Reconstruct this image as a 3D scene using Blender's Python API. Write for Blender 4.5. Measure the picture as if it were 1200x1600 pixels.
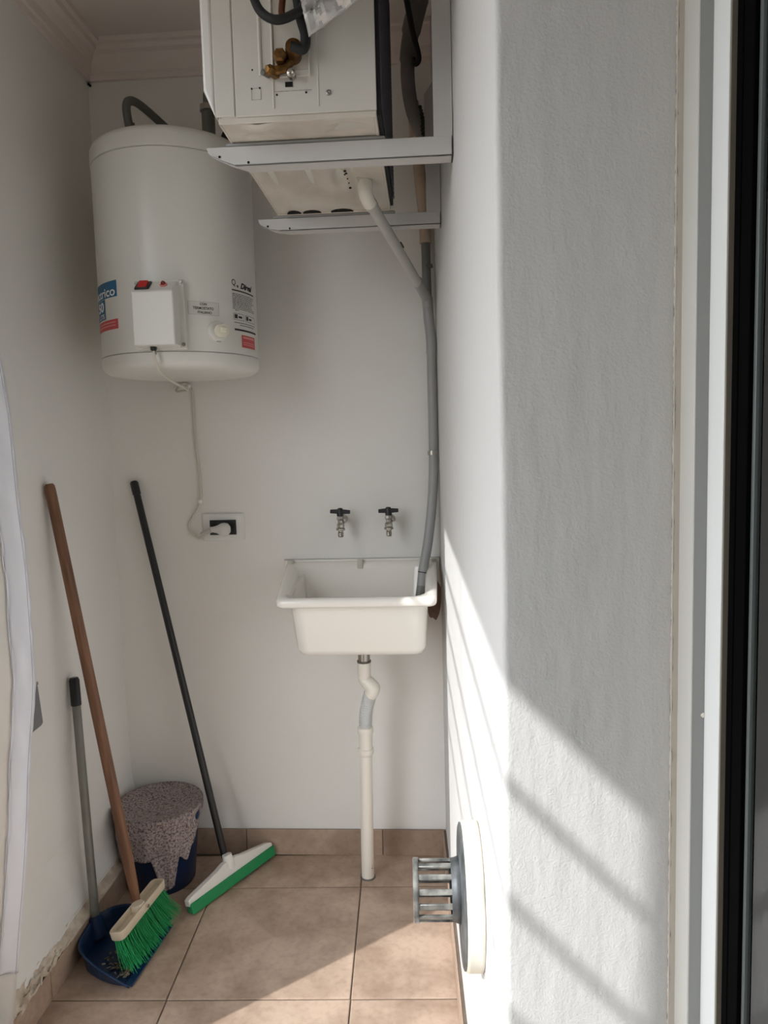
import bpy, bmesh, math, random
from mathutils import Vector, Matrix, noise

rnd = random.Random(7)
S = bpy.context.scene
COL = S.collection
for o in list(bpy.data.objects):
    bpy.data.objects.remove(o)

# ------------------------------------------------------------------ camera, sky, sun, exposure
cd = bpy.data.cameras.new('camera')
cd.sensor_fit = 'VERTICAL'
cd.sensor_height = 36.0
cd.lens = 36.0 * 1138.0 / 1600.0
cd.clip_start = 0.02
cam = bpy.data.objects.new('camera', cd)
COL.objects.link(cam)
right = Vector((0.998, 0.0576, -0.0269)).normalized()
fwd = Vector((-0.0599, 0.994, -0.092)).normalized()
up = right.cross(fwd).normalized()
fwd = up.cross(right).normalized()
m = Matrix((right, up, -fwd)).transposed().to_4x4()
m.translation = Vector((0, 0, 1.5))
cam.matrix_world = m
S.camera = cam

SUN = Vector((0.783, 0.622, -0.80)).normalized()
sd = bpy.data.lights.new('sun', 'SUN')
sd.energy = 3.7
sd.angle = math.radians(0.6)
sd.color = (1.0, 0.985, 0.965)
so = bpy.data.objects.new('sun', sd)
so.rotation_euler = SUN.to_track_quat('-Z', 'Y').to_euler()
so.location = (-4, -3, 5)
COL.objects.link(so)

W = bpy.data.worlds.new('sky')
S.world = W
W.use_nodes = True
nt = W.node_tree
bg = nt.nodes['Background']
geo = nt.nodes.new('ShaderNodeTexCoord')
sep = nt.nodes.new('ShaderNodeSeparateXYZ')
rmp = nt.nodes.new('ShaderNodeValToRGB')
mr = nt.nodes.new('ShaderNodeMapRange')
mr.inputs['From Min'].default_value = -1
mr.inputs['From Max'].default_value = 1
nt.links.new(geo.outputs['Generated'], sep.inputs[0])
nt.links.new(sep.outputs['Z'], mr.inputs['Value'])
nt.links.new(mr.outputs[0], rmp.inputs[0])
nt.links.new(rmp.outputs[0], bg.inputs['Color'])
cr = rmp.color_ramp
cr.elements[0].position = 0.0
cr.elements[0].color = (0.13, 0.125, 0.115, 1)
cr.elements[1].position = 1.0
cr.elements[1].color = (0.70, 0.82, 1.0, 1)
for p, c in ((0.47, (0.15, 0.145, 0.135, 1)), (0.53, (0.72, 0.74, 0.77, 1)), (0.75, (0.94, 0.97, 1.0, 1))):
    e = cr.elements.new(p)
    e.color = c
bg.inputs['Strength'].default_value = 4.8

S.view_settings.view_transform = 'Standard'
S.view_settings.look = 'None'
S.view_settings.exposure = 0.26
S.view_settings.gamma = 1.0
S.view_settings.use_curve_mapping = False
S.cycles.max_bounces = 12
S.cycles.diffuse_bounces = 8
S.cycles.sample_clamp_indirect = 6.0

# ------------------------------------------------------------------ materials
def lin(c):
    return tuple(((v / 255.0 + 0.055) / 1.055) ** 2.4 if v > 10.3 else v / 255.0 / 12.92 for v in c)

def mat(name, rgb, rough=0.5, metal=0.0, bump=0.0, bscale=60.0, var=0.0, vscale=4.0, rgb2=None, stretch=None, coat=0.0, bdist=0.002, detail=4.0):
    M = bpy.data.materials.new(name)
    M.use_nodes = True
    t = M.node_tree
    b = t.nodes['Principled BSDF']
    c = lin(rgb)
    b.inputs['Base Color'].default_value = (*c, 1)
    b.inputs['Roughness'].default_value = rough
    b.inputs['Metallic'].default_value = metal
    b.inputs['Coat Weight'].default_value = coat
    tc = t.nodes.new('ShaderNodeTexCoord')
    mp = t.nodes.new('ShaderNodeMapping')
    if stretch:
        mp.inputs['Scale'].default_value = stretch
    t.links.new(tc.outputs['Object'], mp.inputs[0])
    if var or rgb2:
        n = t.nodes.new('ShaderNodeTexNoise')
        n.inputs['Scale'].default_value = vscale
        n.inputs['Detail'].default_value = 6
        t.links.new(mp.outputs[0], n.inputs['Vector'])
        r = t.nodes.new('ShaderNodeValToRGB')
        r.color_ramp.elements[0].position = 0.35
        r.color_ramp.elements[1].position = 0.65
        c2 = lin(rgb2) if rgb2 else tuple(v * (1 - var) for v in c)
        r.color_ramp.elements[0].color = (*c2, 1)
        r.color_ramp.elements[1].color = (*c, 1)
        t.links.new(n.outputs['Fac'], r.inputs[0])
        t.links.new(r.outputs[0], b.inputs['Base Color'])
    if bump:
        n = t.nodes.new('ShaderNodeTexNoise')
        n.inputs['Scale'].default_value = bscale
        n.inputs['Detail'].default_value = detail
        t.links.new(mp.outputs[0], n.inputs['Vector'])
        bp = t.nodes.new('ShaderNodeBump')
        bp.inputs['Strength'].default_value = bump
        bp.inputs['Distance'].default_value = bdist
        t.links.new(n.outputs['Fac'], bp.inputs['Height'])
        t.links.new(bp.outputs[0], b.inputs['Normal'])
    return M

M_wall = mat('white_paint', (230, 229, 225), 0.85, bump=0.25, bscale=45, var=0.05, vscale=2.2)
M_wallL = mat('white_paint_left', (231, 230, 226), 0.8, bump=0.25, bscale=30, var=0.05, vscale=2.0)
M_ceil = mat('ceiling_paint', (222, 214, 208), 0.9, bump=0.15, bscale=30, var=0.04, vscale=3)
M_cornice = mat('cornice_plaster', (224, 214, 208), 0.85, bump=0.1, bscale=60)
M_grout = mat('grout', (112, 98, 86), 0.95, bump=0.4, bscale=200, var=0.2, vscale=20)
M_white_gloss = mat('white_enamel', (224, 224, 220), 0.28, bump=0.03, bscale=12)
M_heater = mat('heater_enamel', (214, 214, 208), 0.32, bump=0.04, bscale=9)
M_porcelain = mat('white_plastic_sink', (234, 231, 224), 0.22, coat=0.3, bump=0.03, bscale=14)
M_box = mat('abs_white', (216, 216, 210), 0.4)
M_cream = mat('cream_plastic', (222, 218, 200), 0.4)
M_black = mat('black_plastic', (22, 22, 23), 0.4, bump=0.05, bscale=80)
M_blackrub = mat('black_rubber', (26, 27, 28), 0.7)
M_dark = mat('dark_hole', (10, 10, 10), 0.9)
M_red = mat('red_switch', (190, 36, 36), 0.3)
M_redst = mat('red_print', (196, 78, 80), 0.5)
M_blue = mat('blue_print', (20, 96, 138), 0.45)
M_stick = mat('label_film', (206, 206, 200), 0.4)
M_ink = mat('black_ink', (40, 38, 38), 0.6)
M_whiteink = mat('white_ink', (236, 238, 238), 0.5)
M_chrome = mat('dull_chrome', (170, 166, 158), 0.28, metal=1.0, bump=0.1, bscale=150)
M_screw = mat('screw_zinc', (150, 150, 145), 0.4, metal=0.9)
M_brass = mat('aged_brass', (150, 110, 58), 0.42, metal=0.85, rgb2=(96, 70, 42), vscale=40, bump=0.15, bscale=120)
M_ac = mat('ac_sheet_metal', (206, 204, 196), 0.45, bump=0.04, bscale=10, var=0.03, vscale=3)
M_acbase = mat('ac_base_pan', (212, 206, 196), 0.5, bump=0.08, bscale=20, rgb2=(194, 186, 174), vscale=8)
M_coil = mat('coil_dark', (22, 22, 26), 0.6, metal=0.2)
M_fin = mat('coil_guard', (96, 94, 102), 0.4, metal=0.6)
M_bracket = mat('bracket_paint', (196, 196, 194), 0.42, bump=0.05, bscale=30)
M_grayhose = mat('grey_hose', (98, 98, 94), 0.6, bump=0.3, bscale=90)
M_galv = mat('dark_pipe', (92, 92, 86), 0.5, bump=0.1, bscale=40)
M_foam = mat('foam_sleeve', (134, 130, 128), 0.8, bump=0.5, bscale=30, rgb2=(104, 100, 98), vscale=12)
M_foil = mat('silver_tape', (206, 206, 204), 0.42, metal=0.5, bump=0.25, bscale=24, bdist=0.01)
M_pvc_w = mat('white_pvc', (226, 222, 212), 0.35, bump=0.04, bscale=30)
M_pvc_g = mat('grey_pvc', (148, 149, 148), 0.42, bump=0.05, bscale=30)
M_pvc_d = mat('dark_grey_pvc', (112, 112, 110), 0.45, bump=0.05, bscale=30)
M_pvc_lt = mat('light_grey_pvc', (182, 182, 178), 0.4, bump=0.05, bscale=30)
M_pvc_c = mat('cream_pvc', (196, 176, 156), 0.6, bump=0.2, bscale=30, rgb2=(176, 158, 140), vscale=14)
M_corr = mat('corrugated_pvc', (196, 197, 196), 0.5)
M_cord = mat('white_cord', (206, 202, 190), 0.5)
M_blackhandle = mat('black_handle', (26, 26, 26), 0.35, bump=0.05, bscale=100)
M_greyhandle = mat('grey_handle', (132, 133, 126), 0.4, metal=0.3, bump=0.05, bscale=60, rgb2=(116, 117, 112), vscale=8)
M_bluepl = mat('blue_plastic', (20, 52, 92), 0.38, bump=0.05, bscale=40, rgb2=(14, 40, 74), vscale=8)
M_bluedark = mat('navy_plastic', (10, 34, 72), 0.36, bump=0.05, bscale=40)
M_brush = mat('broom_head', (216, 204, 182), 0.45, bump=0.1, bscale=40, rgb2=(200, 186, 162), vscale=10)
M_green = mat('green_bristle', (30, 172, 98), 0.4)
M_green2 = mat('green_foam', (30, 138, 82), 0.7, bump=0.3, bscale=160)
M_sqwhite = mat('squeegee_white', (232, 230, 224), 0.4)
M_disc = mat('weathered_aluminium', (128, 132, 134), 0.5, metal=0.6, bump=0.3, bscale=60, rgb2=(86, 90, 92), vscale=18)
M_disc2 = mat('cast_aluminium_edge', (178, 178, 172), 0.45, metal=0.5, bump=0.5, bscale=70, rgb2=(84, 86, 86), vscale=30)
M_pad = mat('cream_gasket', (226, 216, 192), 0.6, rgb2=(232, 230, 222), vscale=7, bump=0.05, bscale=30)
M_alu = mat('white_aluminium', (214, 217, 216), 0.38, bump=0.02, bscale=20)
M_alu_shade = mat('frame_shade_grey', (150, 152, 150), 0.5)  # white frame's side turned to the camera, its shade painted as grey
M_bronze = mat('sash_edge', (112, 106, 96), 0.4)
M_sealant = mat('sealant', (196, 190, 180), 0.7, bump=0.3, bscale=90)
M_seal_dirt = mat('old_joint_filler', (128, 122, 114), 0.95, bump=0.8, bscale=160, rgb2=(188, 182, 172), vscale=120)
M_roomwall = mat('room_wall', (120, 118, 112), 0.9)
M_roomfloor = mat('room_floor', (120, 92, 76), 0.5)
M_pale = mat('pale_green_lacquer', (150, 186, 172), 0.4)
M_strap = mat('grey_strap', (118, 120, 124), 0.55)
M_out = mat('concrete_outside', (170, 165, 158), 0.9, bump=0.2, bscale=20)
M_outlet = mat('outlet_plate', (224, 226, 223), 0.4)

# wood handle with lengthwise grain (object space z is the long axis)
M_wood = mat('broom_wood', (132, 94, 68), 0.55, rgb2=(98, 66, 47), vscale=6, stretch=(14, 14, 1.0), bump=0.2, bscale=12)

# ceramic tile
def tile_mat(name, seed, base=(190, 168, 150), dark=(154, 132, 115)):
    M = bpy.data.materials.new(name)
    M.use_nodes = True
    t = M.node_tree
    b = t.nodes['Principled BSDF']
    b.inputs['Roughness'].default_value = 0.5
    tc = t.nodes.new('ShaderNodeTexCoord')
    mp = t.nodes.new('ShaderNodeMapping')
    mp.inputs['Location'].default_value = (seed * 3.1, seed * 1.7, 0)
    t.links.new(tc.outputs['Object'], mp.inputs[0])
    n1 = t.nodes.new('ShaderNodeTexNoise'); n1.inputs['Scale'].default_value = 5.0; n1.inputs['Detail'].default_value = 8; n1.inputs['Roughness'].default_value = 0.62
    n2 = t.nodes.new('ShaderNodeTexNoise'); n2.inputs['Scale'].default_value = 55.0; n2.inputs['Detail'].default_value = 3
    for n in (n1, n2):
        t.links.new(mp.outputs[0], n.inputs['Vector'])
    r = t.nodes.new('ShaderNodeValToRGB')
    r.color_ramp.elements[0].position = 0.36; r.color_ramp.elements[0].color = (*lin(dark), 1)
    r.color_ramp.elements[1].position = 0.62; r.color_ramp.elements[1].color = (*lin(base), 1)
    t.links.new(n1.outputs['Fac'], r.inputs[0])
    mx = t.nodes.new('ShaderNodeMix'); mx.data_type = 'RGBA'; mx.blend_type = 'MULTIPLY'
    r2 = t.nodes.new('ShaderNodeValToRGB')
    r2.color_ramp.elements[0].position = 0.3; r2.color_ramp.elements[0].color = (0.78, 0.74, 0.72, 1)
    r2.color_ramp.elements[1].position = 0.52; r2.color_ramp.elements[1].color = (1, 1, 1, 1)
    t.links.new(n2.outputs['Fac'], r2.inputs[0])
    mx.inputs['Factor'].default_value = 0.5
    t.links.new(r.outputs[0], mx.inputs['A']); t.links.new(r2.outputs[0], mx.inputs['B'])
    t.links.new(mx.outputs['Result'], b.inputs['Base Color'])
    bp = t.nodes.new('ShaderNodeBump'); bp.inputs['Strength'].default_value = 0.15; bp.inputs['Distance'].default_value = 0.001
    t.links.new(n2.outputs['Fac'], bp.inputs['Height']); t.links.new(bp.outputs[0], b.inputs['Normal'])
    return M
M_tiles = [tile_mat('floor_tile_%d' % i, i) for i in range(4)]
M_skirt = [tile_mat('skirting_tile_%d' % i, i + 9, (178, 156, 138), (146, 124, 108)) for i in range(3)]

# rough roller-plaster for the pier
def pier_mat():
    M = mat('textured_masonry_paint', (200, 200, 199), 0.85)
    t = M.node_tree
    b = t.nodes['Principled BSDF']
    tc = [n for n in t.nodes if n.type == 'TEX_COORD'][0]
    mp = t.nodes.new('ShaderNodeMapping'); mp.inputs['Scale'].default_value = (1.0, 1.0, 0.35)
    t.links.new(tc.outputs['Object'], mp.inputs[0])
    fine = t.nodes.new('ShaderNodeTexNoise'); fine.inputs['Scale'].default_value = 330; fine.inputs['Detail'].default_value = 2
    blot = t.nodes.new('ShaderNodeTexVoronoi'); blot.inputs['Scale'].default_value = 75
    big = t.nodes.new('ShaderNodeTexNoise'); big.inputs['Scale'].default_value = 26; big.inputs['Detail'].default_value = 5
    t.links.new(tc.outputs['Object'], fine.inputs['Vector'])
    t.links.new(mp.outputs[0], blot.inputs['Vector'])
    t.links.new(mp.outputs[0], big.inputs['Vector'])
    a1 = t.nodes.new('ShaderNodeMath'); a1.operation = 'MULTIPLY_ADD'; a1.inputs[1].default_value = 0.25
    t.links.new(fine.outputs['Fac'], a1.inputs[0])
    a2 = t.nodes.new('ShaderNodeMath'); a2.operation = 'MULTIPLY_ADD'; a2.inputs[1].default_value = 1.2
    t.links.new(big.outputs['Fac'], a2.inputs[0])
    a3 = t.nodes.new('ShaderNodeMath'); a3.operation = 'MULTIPLY'; a3.inputs[1].default_value = 0.12
    t.links.new(blot.outputs['Distance'], a3.inputs[0])
    t.links.new(a3.outputs[0], a2.inputs[2]); t.links.new(a2.outputs[0], a1.inputs[2])
    bp = t.nodes.new('ShaderNodeBump'); bp.inputs['Strength'].default_value = 0.5; bp.inputs['Distance'].default_value = 0.005
    t.links.new(a1.outputs[0], bp.inputs['Height']); t.links.new(bp.outputs[0], b.inputs['Normal'])
    return M
M_pier = pier_mat()

# wood-speckled floor cloth
def cloth_mat():
    M = mat('felt_cloth', (146, 134, 134), 0.95)
    t = M.node_tree; b = t.nodes['Principled BSDF']
    tc = [n for n in t.nodes if n.type == 'TEX_COORD'][0]
    n = t.nodes.new('ShaderNodeTexNoise'); n.inputs['Scale'].default_value = 150; n.inputs['Detail'].default_value = 7; n.inputs['Roughness'].default_value = 0.78
    t.links.new(tc.outputs['Object'], n.inputs['Vector'])
    r = t.nodes.new('ShaderNodeValToRGB')
    r.color_ramp.elements[0].position = 0.42; r.color_ramp.elements[0].color = (*lin((70, 62, 68)), 1)
    r.color_ramp.elements[1].position = 0.58; r.color_ramp.elements[1].color = (*lin((176, 162, 158)), 1)
    e = r.color_ramp.elements.new(0.47); e.color = (*lin((138, 126, 126)), 1)
    t.links.new(n.outputs['Fac'], r.inputs[0]); t.links.new(r.outputs[0], b.inputs['Base Color'])
    bp = t.nodes.new('ShaderNodeBump'); bp.inputs['Strength'].default_value = 0.6; bp.inputs['Distance'].default_value = 0.003
    t.links.new(n.outputs['Fac'], bp.inputs['Height']); t.links.new(bp.outputs[0], b.inputs['Normal'])
    return M
M_felt = cloth_mat()

def glass_mat():
    M = bpy.data.materials.new('door_glass'); M.use_nodes = True
    t = M.node_tree
    for n in list(t.nodes): t.nodes.remove(n)
    out = t.nodes.new('ShaderNodeOutputMaterial')
    tr = t.nodes.new('ShaderNodeBsdfTransparent'); tr.inputs[0].default_value = (0.62, 0.68, 0.66, 1)
    gl = t.nodes.new('ShaderNodeBsdfGlossy'); gl.inputs['Roughness'].default_value = 0.0
    fr = t.nodes.new('ShaderNodeFresnel'); fr.inputs[0].default_value = 1.52
    ad = t.nodes.new('ShaderNodeMath'); ad.operation = 'MULTIPLY'; ad.inputs[1].default_value = 1.35; ad.use_clamp = True
    mx = t.nodes.new('ShaderNodeMixShader')
    t.links.new(fr.outputs[0], ad.inputs[0]); t.links.new(ad.outputs[0], mx.inputs[0])
    t.links.new(tr.outputs[0], mx.inputs[1]); t.links.new(gl.outputs[0], mx.inputs[2]); t.links.new(mx.outputs[0], out.inputs[0])
    return M
M_glass = glass_mat()

def fabric_mat(name, rgb, trans, rough=0.45):
    M = mat(name, rgb, rough, bump=0.5, bscale=18, bdist=0.004)
    t = M.node_tree; b = t.nodes['Principled BSDF']
    out = t.nodes['Material Output']
    tl = t.nodes.new('ShaderNodeBsdfTranslucent'); tl.inputs[0].default_value = (*lin(rgb), 1)
    mx = t.nodes.new('ShaderNodeMixShader'); mx.inputs[0].default_value = trans
    t.links.new(b.outputs[0], mx.inputs[1]); t.links.new(tl.outputs[0], mx.inputs[2]); t.links.new(mx.outputs[0], out.inputs[0])
    return M
M_curtain = fabric_mat('white_fabric', (232, 228, 222), 0.4)
M_satin = fabric_mat('satin_hem', (222, 222, 226), 0.25, 0.32)
M_stitch = mat('stitch_thread', (150, 146, 150), 0.7)

# ------------------------------------------------------------------ geometry helpers
class MB:
    def __init__(s):
        s.bm = bmesh.new()
    def box(s, x0, x1, y0, y1, z0, z1, M=None):
        vs = [Vector((x, y, z)) for x in (x0, x1) for y in (y0, y1) for z in (z0, z1)]
        if M is not None: vs = [M @ v for v in vs]
        b = [s.bm.verts.new(v) for v in vs]
        for f in ((0, 1, 3, 2), (4, 6, 7, 5), (0, 4, 5, 1), (2, 3, 7, 6), (0, 2, 6, 4), (1, 5, 7, 3)):
            s.bm.faces.new([b[i] for i in f])
        return s
    def prism(s, pts, h0, h1, axis='z', M=None):
        def P(u, v, h):
            q = Vector({'z': (u, v, h), 'y': (u, h, v), 'x': (h, u, v)}[axis])
            return M @ q if M is not None else q
        a = [s.bm.verts.new(P(u, v, h0)) for u, v in pts]
        b = [s.bm.verts.new(P(u, v, h1)) for u, v in pts]
        n = len(pts)
        s.bm.faces.new(a[::-1]); s.bm.faces.new(b)
        for i in range(n):
            s.bm.faces.new((a[i], a[(i + 1) % n], b[(i + 1) % n], b[i]))
        return s
    def rings(s, rings, closed=True, cap=True):
        R = [[s.bm.verts.new(p) for p in r] for r in rings]
        for i in range(len(R) - 1):
            n = len(R[i])
            for j in range(n if closed else n - 1):
                k = (j + 1) % n
                s.bm.faces.new((R[i][j], R[i][k], R[i + 1][k], R[i + 1][j]))
        if cap and closed:
            s.bm.faces.new(R[0][::-1]); s.bm.faces.new(R[-1])
        return s
    def tube(s, pts, r, n=12, cap=True):
        pts = [Vector(p) for p in pts]
        rr = r if isinstance(r, (list, tuple)) else [r] * len(pts)
        nrm = None; rings = []
        for i, p in enumerate(pts):
            t = (pts[min(i + 1, len(pts) - 1)] - pts[max(i - 1, 0)]).normalized()
            if nrm is None:
                nrm = t.orthogonal().normalized()
            else:
                nrm = (nrm - t * nrm.dot(t)).normalized()
            b = t.cross(nrm)
            rings.append([p + (nrm * math.cos(2 * math.pi * k / n) + b * math.sin(2 * math.pi * k / n)) * rr[i] for k in range(n)])
        return s.rings(rings, True, cap)
    def lathe(s, prof, M=None, n=32, cap=True):
        rings = []
        for r, z in prof:
            ring = [Vector((max(r, 1e-4) * math.cos(2 * math.pi * k / n), max(r, 1e-4) * math.sin(2 * math.pi * k / n), z)) for k in range(n)]
            if M is not None: ring = [M @ v for v in ring]
            rings.append(ring)
        return s.rings(rings, True, cap)
    def grid(s, f, nu, nv, thick=0.0):
        G = [[Vector(f(i / nu, j / nv)) for j in range(nv + 1)] for i in range(nu + 1)]
        V = [[s.bm.verts.new(p) for p in row] for row in G]
        for i in range(nu):
            for j in range(nv):
                s.bm.faces.new((V[i][j], V[i + 1][j], V[i + 1][j + 1], V[i][j + 1]))
        return s
    def obj(s, name, m, parent=None, smooth=True, bevel=0.0, seg=2, solid=0.0, sub=0, kind=None, label=None, angle=35):
        bmesh.ops.recalc_face_normals(s.bm, faces=s.bm.faces)
        me = bpy.data.meshes.new(name)
        s.bm.to_mesh(me); s.bm.free()
        me.materials.append(m)
        if smooth:
            me.shade_smooth()
            me.set_sharp_from_angle(angle=math.radians(angle))
        o = bpy.data.objects.new(name, me)
        COL.objects.link(o)
        if parent: o.parent = parent
        if solid:
            md = o.modifiers.new('thickness', 'SOLIDIFY'); md.thickness = solid; md.offset = 0
        if bevel:
            md = o.modifiers.new('bevel', 'BEVEL'); md.width = bevel; md.segments = seg; md.limit_method = 'ANGLE'; md.angle_limit = math.radians(40)
        if sub:
            md = o.modifiers.new('sub', 'SUBSURF'); md.levels = sub; md.render_levels = sub
        if kind: o['kind'] = kind
        if label: o['label'] = label
        return o

def thing(name, label, cat, loc=(0, 0, 0), group=None):
    """Empty at the thing's base; parts are given in world coordinates and re-based."""
    o = bpy.data.objects.new(name, None); COL.objects.link(o)
    o.empty_display_size = 0.05
    o.location = loc
    o['label'] = label; o['category'] = cat
    if group: o['group'] = group
    return o

def settle(root):
    """children were modelled in world coordinates: keep them there under the moved Empty"""
    inv = Matrix.Translation(-Vector(root.location))
    for c in root.children:
        c.matrix_basis = inv @ c.matrix_basis

def tag(o, label, cat, group=None, kind=None):
    o['label'] = label; o['category'] = cat
    if group: o['group'] = group
    if kind: o['kind'] = kind
    return o

def frame_to(p, d, up=(0, 0, 1)):
    """matrix with z along d at p"""
    d = Vector(d).normalized()
    u = Vector(up)
    if abs(d.dot(u)) > 0.99: u = Vector((0, 1, 0))
    x = u.cross(d).normalized(); y = d.cross(x)
    M = Matrix((x, y, d)).transposed().to_4x4(); M.translation = Vector(p)
    return M

def spline(ctrl, n=8):
    P = [Vector(c) for c in ctrl]; P = [P[0] * 2 - P[1]] + P + [P[-1] * 2 - P[-2]]
    out = []
    for i in range(1, len(P) - 2):
        for k in range(n):
            t = k / n
            a, b, c, d = P[i - 1], P[i], P[i + 1], P[i + 2]
            out.append(0.5 * ((2 * b) + (c - a) * t + (2 * a - 5 * b + 4 * c - d) * t * t + (3 * b - a - 3 * c + d) * t ** 3))
    out.append(P[-2])
    return out

def text_mesh(body, size, w=None, h=None, extrude=0.0, shear=0.0, bold=0.0):
    cu = bpy.data.curves.new('lettering', 'FONT')
    cu.body = body; cu.size = size; cu.align_x = 'CENTER'; cu.align_y = 'CENTER'; cu.shear = shear; cu.offset = bold
    cu.resolution_u = 3
    tmp = bpy.data.objects.new('lettering', cu); COL.objects.link(tmp)
    bpy.context.view_layer.update()
    me = bpy.data.meshes.new_from_object(tmp.evaluated_get(bpy.context.evaluated_depsgraph_get()))
    bpy.data.objects.remove(tmp); bpy.data.curves.remove(cu)
    xs = [v.co.x for v in me.vertices] or [0]; ys = [v.co.y for v in me.vertices] or [0]
    cx = (max(xs) + min(xs)) / 2; cy = (max(ys) + min(ys)) / 2
    sx = w / (max(xs) - min(xs)) if w else 1; sy = h / (max(ys) - min(ys)) if h else 1
    for v in me.vertices:
        v.co.x = (v.co.x - cx) * sx; v.co.y = (v.co.y - cy) * sy; v.co.z = 0
    return me

# ------------------------------------------------------------------ the setting
def wx(y):                     # the right wall runs very slightly askew
    return 0.042 + 0.03 * (2.548 - y)
YB, XL, ZC = 2.548, -1.125, 2.86

def struct(o):
    o['kind'] = 'structure'
    return o

# floor: grout bed with separately laid tiles (grid turned 1.8 degrees)
floor = struct(MB().box(-2.2, 0.33, -1.6, 2.70, -0.08, -0.0035).obj('floor', M_grout, smooth=False))
uv = Vector((1, 0.031, 0)).normalized(); vv = Vector((-0.035, 1, 0)).normalized()
O = Vector((-0.2555, 2.3475, 0))
TS, GAP = 0.506, 0.0022
protos = {}
for i in range(-2, 2):
    for j in range(-8, 1):
        x0, x1 = i * TS + GAP, (i + 1) * TS - GAP
        y0, y1 = j * TS + GAP, (j + 1) * TS - GAP
        if i == 1: continue
        if j == 0: y1 = 0.197
        c = O + uv * ((x0 + x1) / 2) + vv * ((y0 + y1) / 2)
        if c.y < -1.5: continue
        key = (round(x1 - x0, 3), round(y1 - y0, 3), (i * 3 + j * 5) % 4)
        if key not in protos:
            w, h = (x1 - x0) / 2, (y1 - y0) / 2
            mb = MB(); b = 0.003
            mb.rings([[Vector((sx * (w - q), sy * (h - q), z)) for sx, sy in ((-1, -1), (1, -1), (1, 1), (-1, 1))] for q, z in ((0, -0.003), (0, -0.0010), (b, 0))])
            protos[key] = mb.obj('floor_tile', M_tiles[key[2]], floor, smooth=False)
            o = protos[key]
        else:
            o = protos[key].copy(); COL.objects.link(o)
        o.matrix_basis = Matrix.Translation(c) @ Matrix((uv, vv, Vector((0, 0, 1)))).transposed().to_4x4()

back = struct(MB().box(-1.35, 0.5, YB, YB + 0.15, -0.05, ZC).obj('wall_back', M_wall, smooth=False))
# left wall: the closed stretch beyond the opening, with a slight swell near the floor
mb = MB()
prof = [(XL - 0.12, -0.05), (XL - 0.12, ZC), (XL, ZC), (XL, 0.60), (XL + 0.006, 0.32), (XL + 0.020, 0.19), (XL + 0.046, 0.086), (XL + 0.046, -0.05)]
Y_OPEN1, Y_OPEN0 = 1.327, -0.28
mb.prism(prof, Y_OPEN1, YB + 0.1, 'y')
struct(mb.obj('wall_left', M_wallL, smooth=False))
mb = MB().box(XL - 0.12, XL, Y_OPEN0, Y_OPEN1, 2.556, ZC).box(XL - 0.12, XL, -1.6, Y_OPEN0, -0.05, ZC).box(XL - 0.12, XL, Y_OPEN0, Y_OPEN1, -0.05, 0.06)
struct(mb.obj('wall_left_near', M_wallL, smooth=False))
struct(MB().box(XL - 0.12, 3.3, -1.75, -1.6, -0.05, ZC).obj('wall_front', M_wall, smooth=False))
struct(MB().box(XL - 0.35, 3.3, -1.75, YB + 0.15, ZC, ZC + 0.2).obj('ceiling', M_ceil, smooth=False))

# right wall and the pier: one mass with a rounded plaster arris
mb = MB()
cxr, cyr, rr = wx(0.926) + 0.010, 0.926 + 0.010, 0.010
arc = [(cxr + rr * math.cos(a), cyr + rr * math.sin(a)) for a in [math.radians(d) for d in (180, 202, 225, 247, 270)]]
foot = [(wx(YB + 0.05), YB + 0.05)] + arc + [(0.306, 0.926), (0.306, YB + 0.05)]
NZ = 60
rings = []
for k in range(NZ + 1):
    z = -0.05 + (ZC + 0.05) * k / NZ
    ring = []
    for idx, (x, y) in enumerate(foot):
        dx = 0
        if 1 <= idx <= 5:
            dx = 0.0022 * noise.noise(Vector((0.3, 5.0, z * 3.0))) + 0.0008 * noise.noise(Vector((2.3, 1.0, z * 20.0)))
        ring.append(Vector((x + dx, y, z)))
    rings.append(ring)
mb.rings(rings)
struct(mb.obj('wall_right', M_pier, angle=50))

# skirting tiles
def skirt(name, a, b, n_out, h, th, split, lift=0.0):
    a, b = Vector(a), Vector(b); d = (b - a).normalized(); L = (b - a).length
    n = Vector(n_out).normalized()
    mb = MB()
    q = Matrix((d, n, Vector((0, 0, 1)))).transposed().to_4x4(); q.translation = a
    base = MB().box(0, L, -0.004, th - 0.004, 0, h - 0.002, q).obj(name, M_grout, smooth=False)
    struct(base)
    cuts = [0] + split + [L]
    for i in range(len(cuts) - 1):
        mb = MB().box(cuts[i] + 0.0015, cuts[i + 1] - 0.0015, th - 0.004, th, 0, h, q)
        mb.obj('skirting_tile', M_skirt[i % 3], base, smooth=False, bevel=0.0012, seg=1)
    return base
skirt('baseboard_back', (XL + 0.03, YB, 0), (wx(YB) - 0.002, YB, 0), (0, -1, 0), 0.098, 0.010, [0.40, 0.905])
sL = skirt('baseboard_left', (XL + 0.046, YB - 0.01, 0), (XL + 0.046, Y_OPEN1, 0), (1, 0, 0), 0.085, 0.018, [0.22, 0.72, 0.98])
sR = skirt('baseboard_right', (wx(YB), YB - 0.01, 0), (wx(0.926), 0.93, 0), (-1, -0.03, 0), 0.098, 0.012, [0.19, 0.70, 1.2])
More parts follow.
